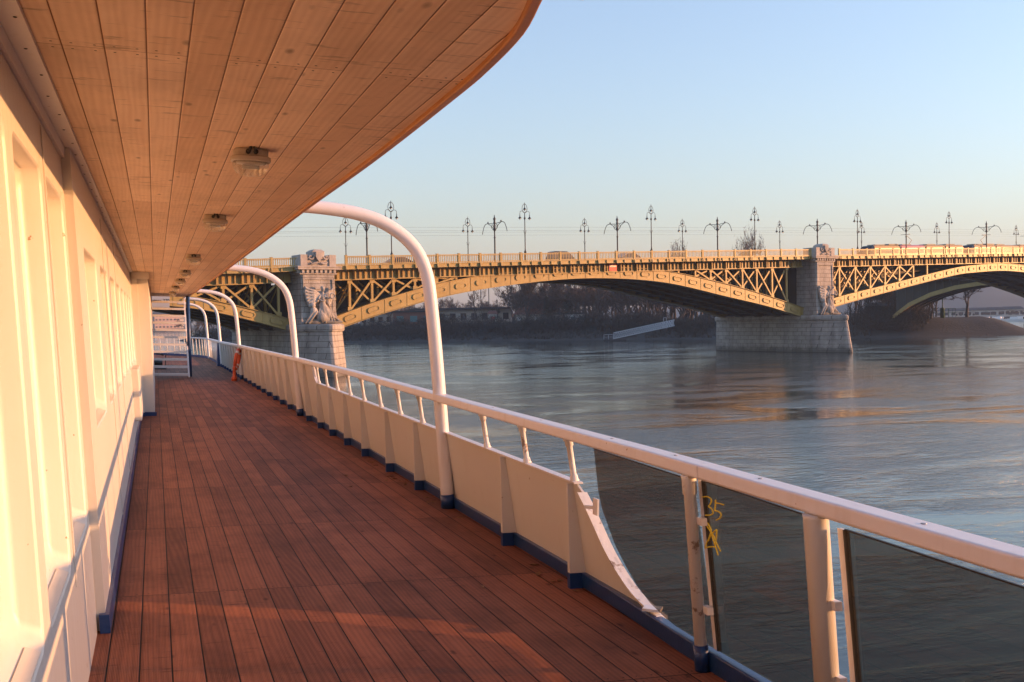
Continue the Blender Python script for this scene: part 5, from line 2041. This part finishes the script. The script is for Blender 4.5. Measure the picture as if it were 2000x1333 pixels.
# floating landing stage with its gangway
p0 = wray(1197, 667)
k = -CAM.z/p0.z
A0 = CAM+p0*k
A0.z = 0
pt = empty('pontoon', Matrix.Translation(A0) @ Matrix.Rotation(facing(A0), 4, 'Z'), 'low dark pontoon with a railing at the foot of the pale gangway', 'pontoon')
m = MB()
m.box(-2.0, 2.8, -1.2, 2.0, -0.4, 0.45)
m.build('float', M['roofd'], pt, bevel=0.05)
m = MB()
for x in (-1.9, -0.9, 0.1):
    m.bar((x, -1.1, 0.45), (x, -1.1, 1.45), 0.07, 0.07)
m.bar((-1.9, -1.1, 1.45), (0.1, -1.1, 1.45), 0.07, 0.07)
m.bar((-1.9, -1.1, 0.95), (0.1, -1.1, 0.95), 0.05, 0.05)
m.build('railing', M['galv'], pt)
gw = empty('gangway', Matrix.Translation(A0) @ Matrix.Rotation(facing(A0), 4, 'Z'), 'pale lattice gangway sloping from the dark pontoon up the island bank', 'gangway')
Lg, za, zb = 13.2, 0.55, 3.15
m = MB()
for y in (0.0, 1.5):
    for dz in (0.0, 1.25):
        m.bar((0.2, y, za+dz), (Lg, y, zb+dz), 0.14, 0.14)
    N_ = 26
    for i in range(N_):
        x0, x1 = 0.2+(Lg-0.2)*i/N_, 0.2+(Lg-0.2)*(i+1)/N_
        z0, z1 = za+(zb-za)*i/N_, za+(zb-za)*(i+1)/N_
        m.bar((x0, y, z0), (x1, y, z1+1.25), 0.07, 0.07)
        m.bar((x0, y, z0+1.25), (x1, y, z1), 0.07, 0.07)
        m.bar((x0, y, z0), (x0, y, z0+1.25), 0.06, 0.06)
m.build('lattice_truss', M['galv'], gw)
m = MB()
m.bar((0.1, 0.75, za+0.02), (Lg, 0.75, zb+0.02), 1.35, 0.08)
m.build('walkway', M['galv'], gw)
m = MB()
for x in (10.9, 11.5):
    m.bar((x, 0, 2.5), (x, 0, 4.9), 0.08, 0.08)
m.bar((10.9, 0, 4.9), (11.5, 0, 4.9), 0.06, 0.06)
m.build('gate_frame', M['galv'], gw)

# the side bridge that comes down to the island, in shade behind the right arch
Pa = at(1743, bank_dist(1743)+5, 0.0)
back = Vector((Pa.x, Pa.y, 0)).normalized()
rt = Vector((back.y, -back.x, 0))
bdir = (back*0.62+rt*0.78).normalized()
SB = Matrix(((rt.x, bdir.x, 0, Pa.x), (rt.y, bdir.y, 0, Pa.y), (0, 0, 1, 0), (0, 0, 0, 1)))
sb = empty('side_bridge', SB, 'shaded steel arch bridge behind the right arch, springing from the island', 'bridge')
T = [(0, 4.6), (3.5, 7.2), (8, 9.2), (13, 10.5), (18, 11.15), (23, 11.1), (28, 10.4), (33, 9.0), (38, 6.8), (42, 4.4)]
Tb = [(0, 3.8), (3.5, 6.3), (8, 8.3), (13, 9.65), (18, 10.35), (23, 10.3), (28, 9.6), (33, 8.1), (38, 5.9), (42, 3.6)]
m = MB()
m.strip(T, Tb, lambda a, b, t: (a, t, b), 0, 0.6)
m.build('arch_rib', M['yellow'], sb)
m = MB()
for w in (3, 6, 9):
    m.strip([(a, b-0.1) for a, b in T], Tb, lambda a, b, t: (a, t, b), w, w+0.5)
m.strip([(a, b+0.35) for a, b in Tb], [(a, b+0.3) for a, b in Tb], lambda a, b, t: (a, t, b), 0.62, 9.5)
m.strip([(a, 11.6) for a, b in T], [(a, min(b-0.05, 11.5)) for a, b in T], lambda a, b, t: (a, t, b), 2.0, 2.15)  # dark sheet added to fill the spandrel as if in deep shade
m.build('inner_ribs', M['under'], sb)
m = MB()
m.strip([(-8, 12.7), (20, 13.2), (48, 13.2)], [(-8, 11.5), (20, 12.0), (48, 12.0)], lambda a, b, t: (a, t, b), -0.6, 10)
m.build('deck', M['under'], sb)
m = MB()
for i in range(9):
    a = 1.0+i*1.6
    m.bar((a, 0.3, lerp(T, a)), (a, 0.3, 11.9), 0.2, 0.2, (0, 1, 0))
    m.bar((a+26, 0.3, lerp(T, a+26)), (a+26, 0.3, 12.0), 0.2, 0.2, (0, 1, 0))
for i in range(30):
    a = -7.5+i*1.9
    m.bar((a, -0.5, 12.6), (a, -0.5, 14.1), 0.1, 0.1, (0, 1, 0))
m.bar((-8, -0.5, 13.75), (48, -0.5, 14.25), 0.1, 0.12)
m.build('spandrel_posts', M['under'], sb)

# railings and a small green kiosk on the tip
for i, u in enumerate((1816, 1830, 1846, 1860)):
    p = at(u, bank_dist(u)+16)
    o = empty('landing_fence', Matrix.Translation(p) @ Matrix.Rotation(facing(p), 4, 'Z'), 'green metal fence section on the flat bank left of the lone wide tree', 'fence', 'green fence sections on the flat bank')
    m = MB()
    for x in (-0.7, 0, 0.7):
        m.bar((x, 0, -0.3), (x, 0, 2.0), 0.08, 0.08)

    m.bar((-0.75, 0, 2.0), (0.75, 0, 2.0), 0.08, 0.08)
    m.bar((-0.75, 0, 1.1), (0.75, 0, 1.1), 0.06, 0.06)
    m.build('panel', M['green'], o)
p = at(1841, bank_dist(1841)+13)
gk = empty('green_lamp_column', Matrix.Translation(p), 'thick dark green column left of the lone wide tree', 'column')
m = MB()
m.lathe([(0.42, -0.3), (0.42, 1.9), (0.5, 2.0), (0.2, 2.2), (0.12, 2.4), (0.10, 5.6), (0.25, 5.7), (0.2, 6.2), (0.02, 6.4)], (0, 0, 0), 10)
m.build('column_body', M['green'], gk)

# marina beyond the tip
for i in range(13):
    u = 1868+i*11.5+R.uniform(-3, 3)
    dist = R.uniform(560, 625)
    p = at(u, dist, 0)
    L_ = R.uniform(6, 10)
    o = empty('moored_boat', Matrix.Translation(p) @ Matrix.Rotation(facing(p, R.uniform(-25, 25)), 4, 'Z'), 'small white boat moored in the hazy marina beyond the flat bank', 'boat', 'boats in the marina')
    m = MB()
    hullp = [(-L_/2, -1.1), (L_*0.2, -1.2), (L_*0.42, -0.6), (L_/2, 0), (L_*0.42, 0.6), (L_*0.2, 1.2), (-L_/2, 1.1)]
    loft(m, [[(a*0.93, b*0.8, -0.3) for a, b in hullp], [(a, b, 0.9+0.3*(a > 0)) for a, b in hullp]], False)
    m.build('hull', M['wpaint'], o)
    m = MB()
    m.box(-L_*0.3, L_*0.15, -0.8, 0.8, 0.9, 2.1)
    m.build('cabin', M['wpaint'] if i % 3 else M['tramd'], o, bevel=0.1)
for i in range(7):
    u = 1862+i*23
    house(u, 0, R.uniform(10, 22), 8, R.uniform(2.5, 4.5), 1.5, 'plaster', R.choice(('roofd', 'roofr')), 'hazy low building on the shore behind the marina, ' + ['leftmost of the row', 'second of the row', 'third of the row', 'middle of the row', 'third from the right', 'second from the right', 'rightmost of the row'][i], name='shore_building', wins=5, z=2.0, dist=650)
# city houses straight ahead, behind the stair
for u, w, h_, dist, wm_, lbl in ((299, 14, 11, 905, 'pinkwall', 'pink sunlit apartment block far away, leftmost through the stair treads'), (314, 9, 10, 930, 'plaster', 'grey apartment block far away between two pink ones'),
                                 (327, 22, 11.5, 900, 'pinkwall', 'wide pink sunlit apartment block far away seen through the stair'), (346, 12, 9, 920, 'plaster', 'dull apartment block far away beside the wide pink one')):
    house(u, 0, w, 12, h_, 2.0, wm_, 'roofd', lbl, name='apartment_block', wins=7, z=2.0, dist=dist, turn=28, nw=4)

# ------------------------------------------------------------------ the air
hz = MB()
hz.box(-3040, 3040, -3040, 3040, -4.5, 130)
nt = NT('river_haze')
nt.t.nodes.remove(nt.b)
pv = nt.n('VolumePrincipled')
pv.inputs['Color'].default_value = (0.60, 0.77, 1.0, 1)
pv.inputs['Density'].default_value = 0.00026
pv.inputs['Anisotropy'].default_value = 0.0
nt.l(pv.outputs[0], nt.out.inputs['Volume'])
hz.build('haze', nt.mat, kind='stuff')
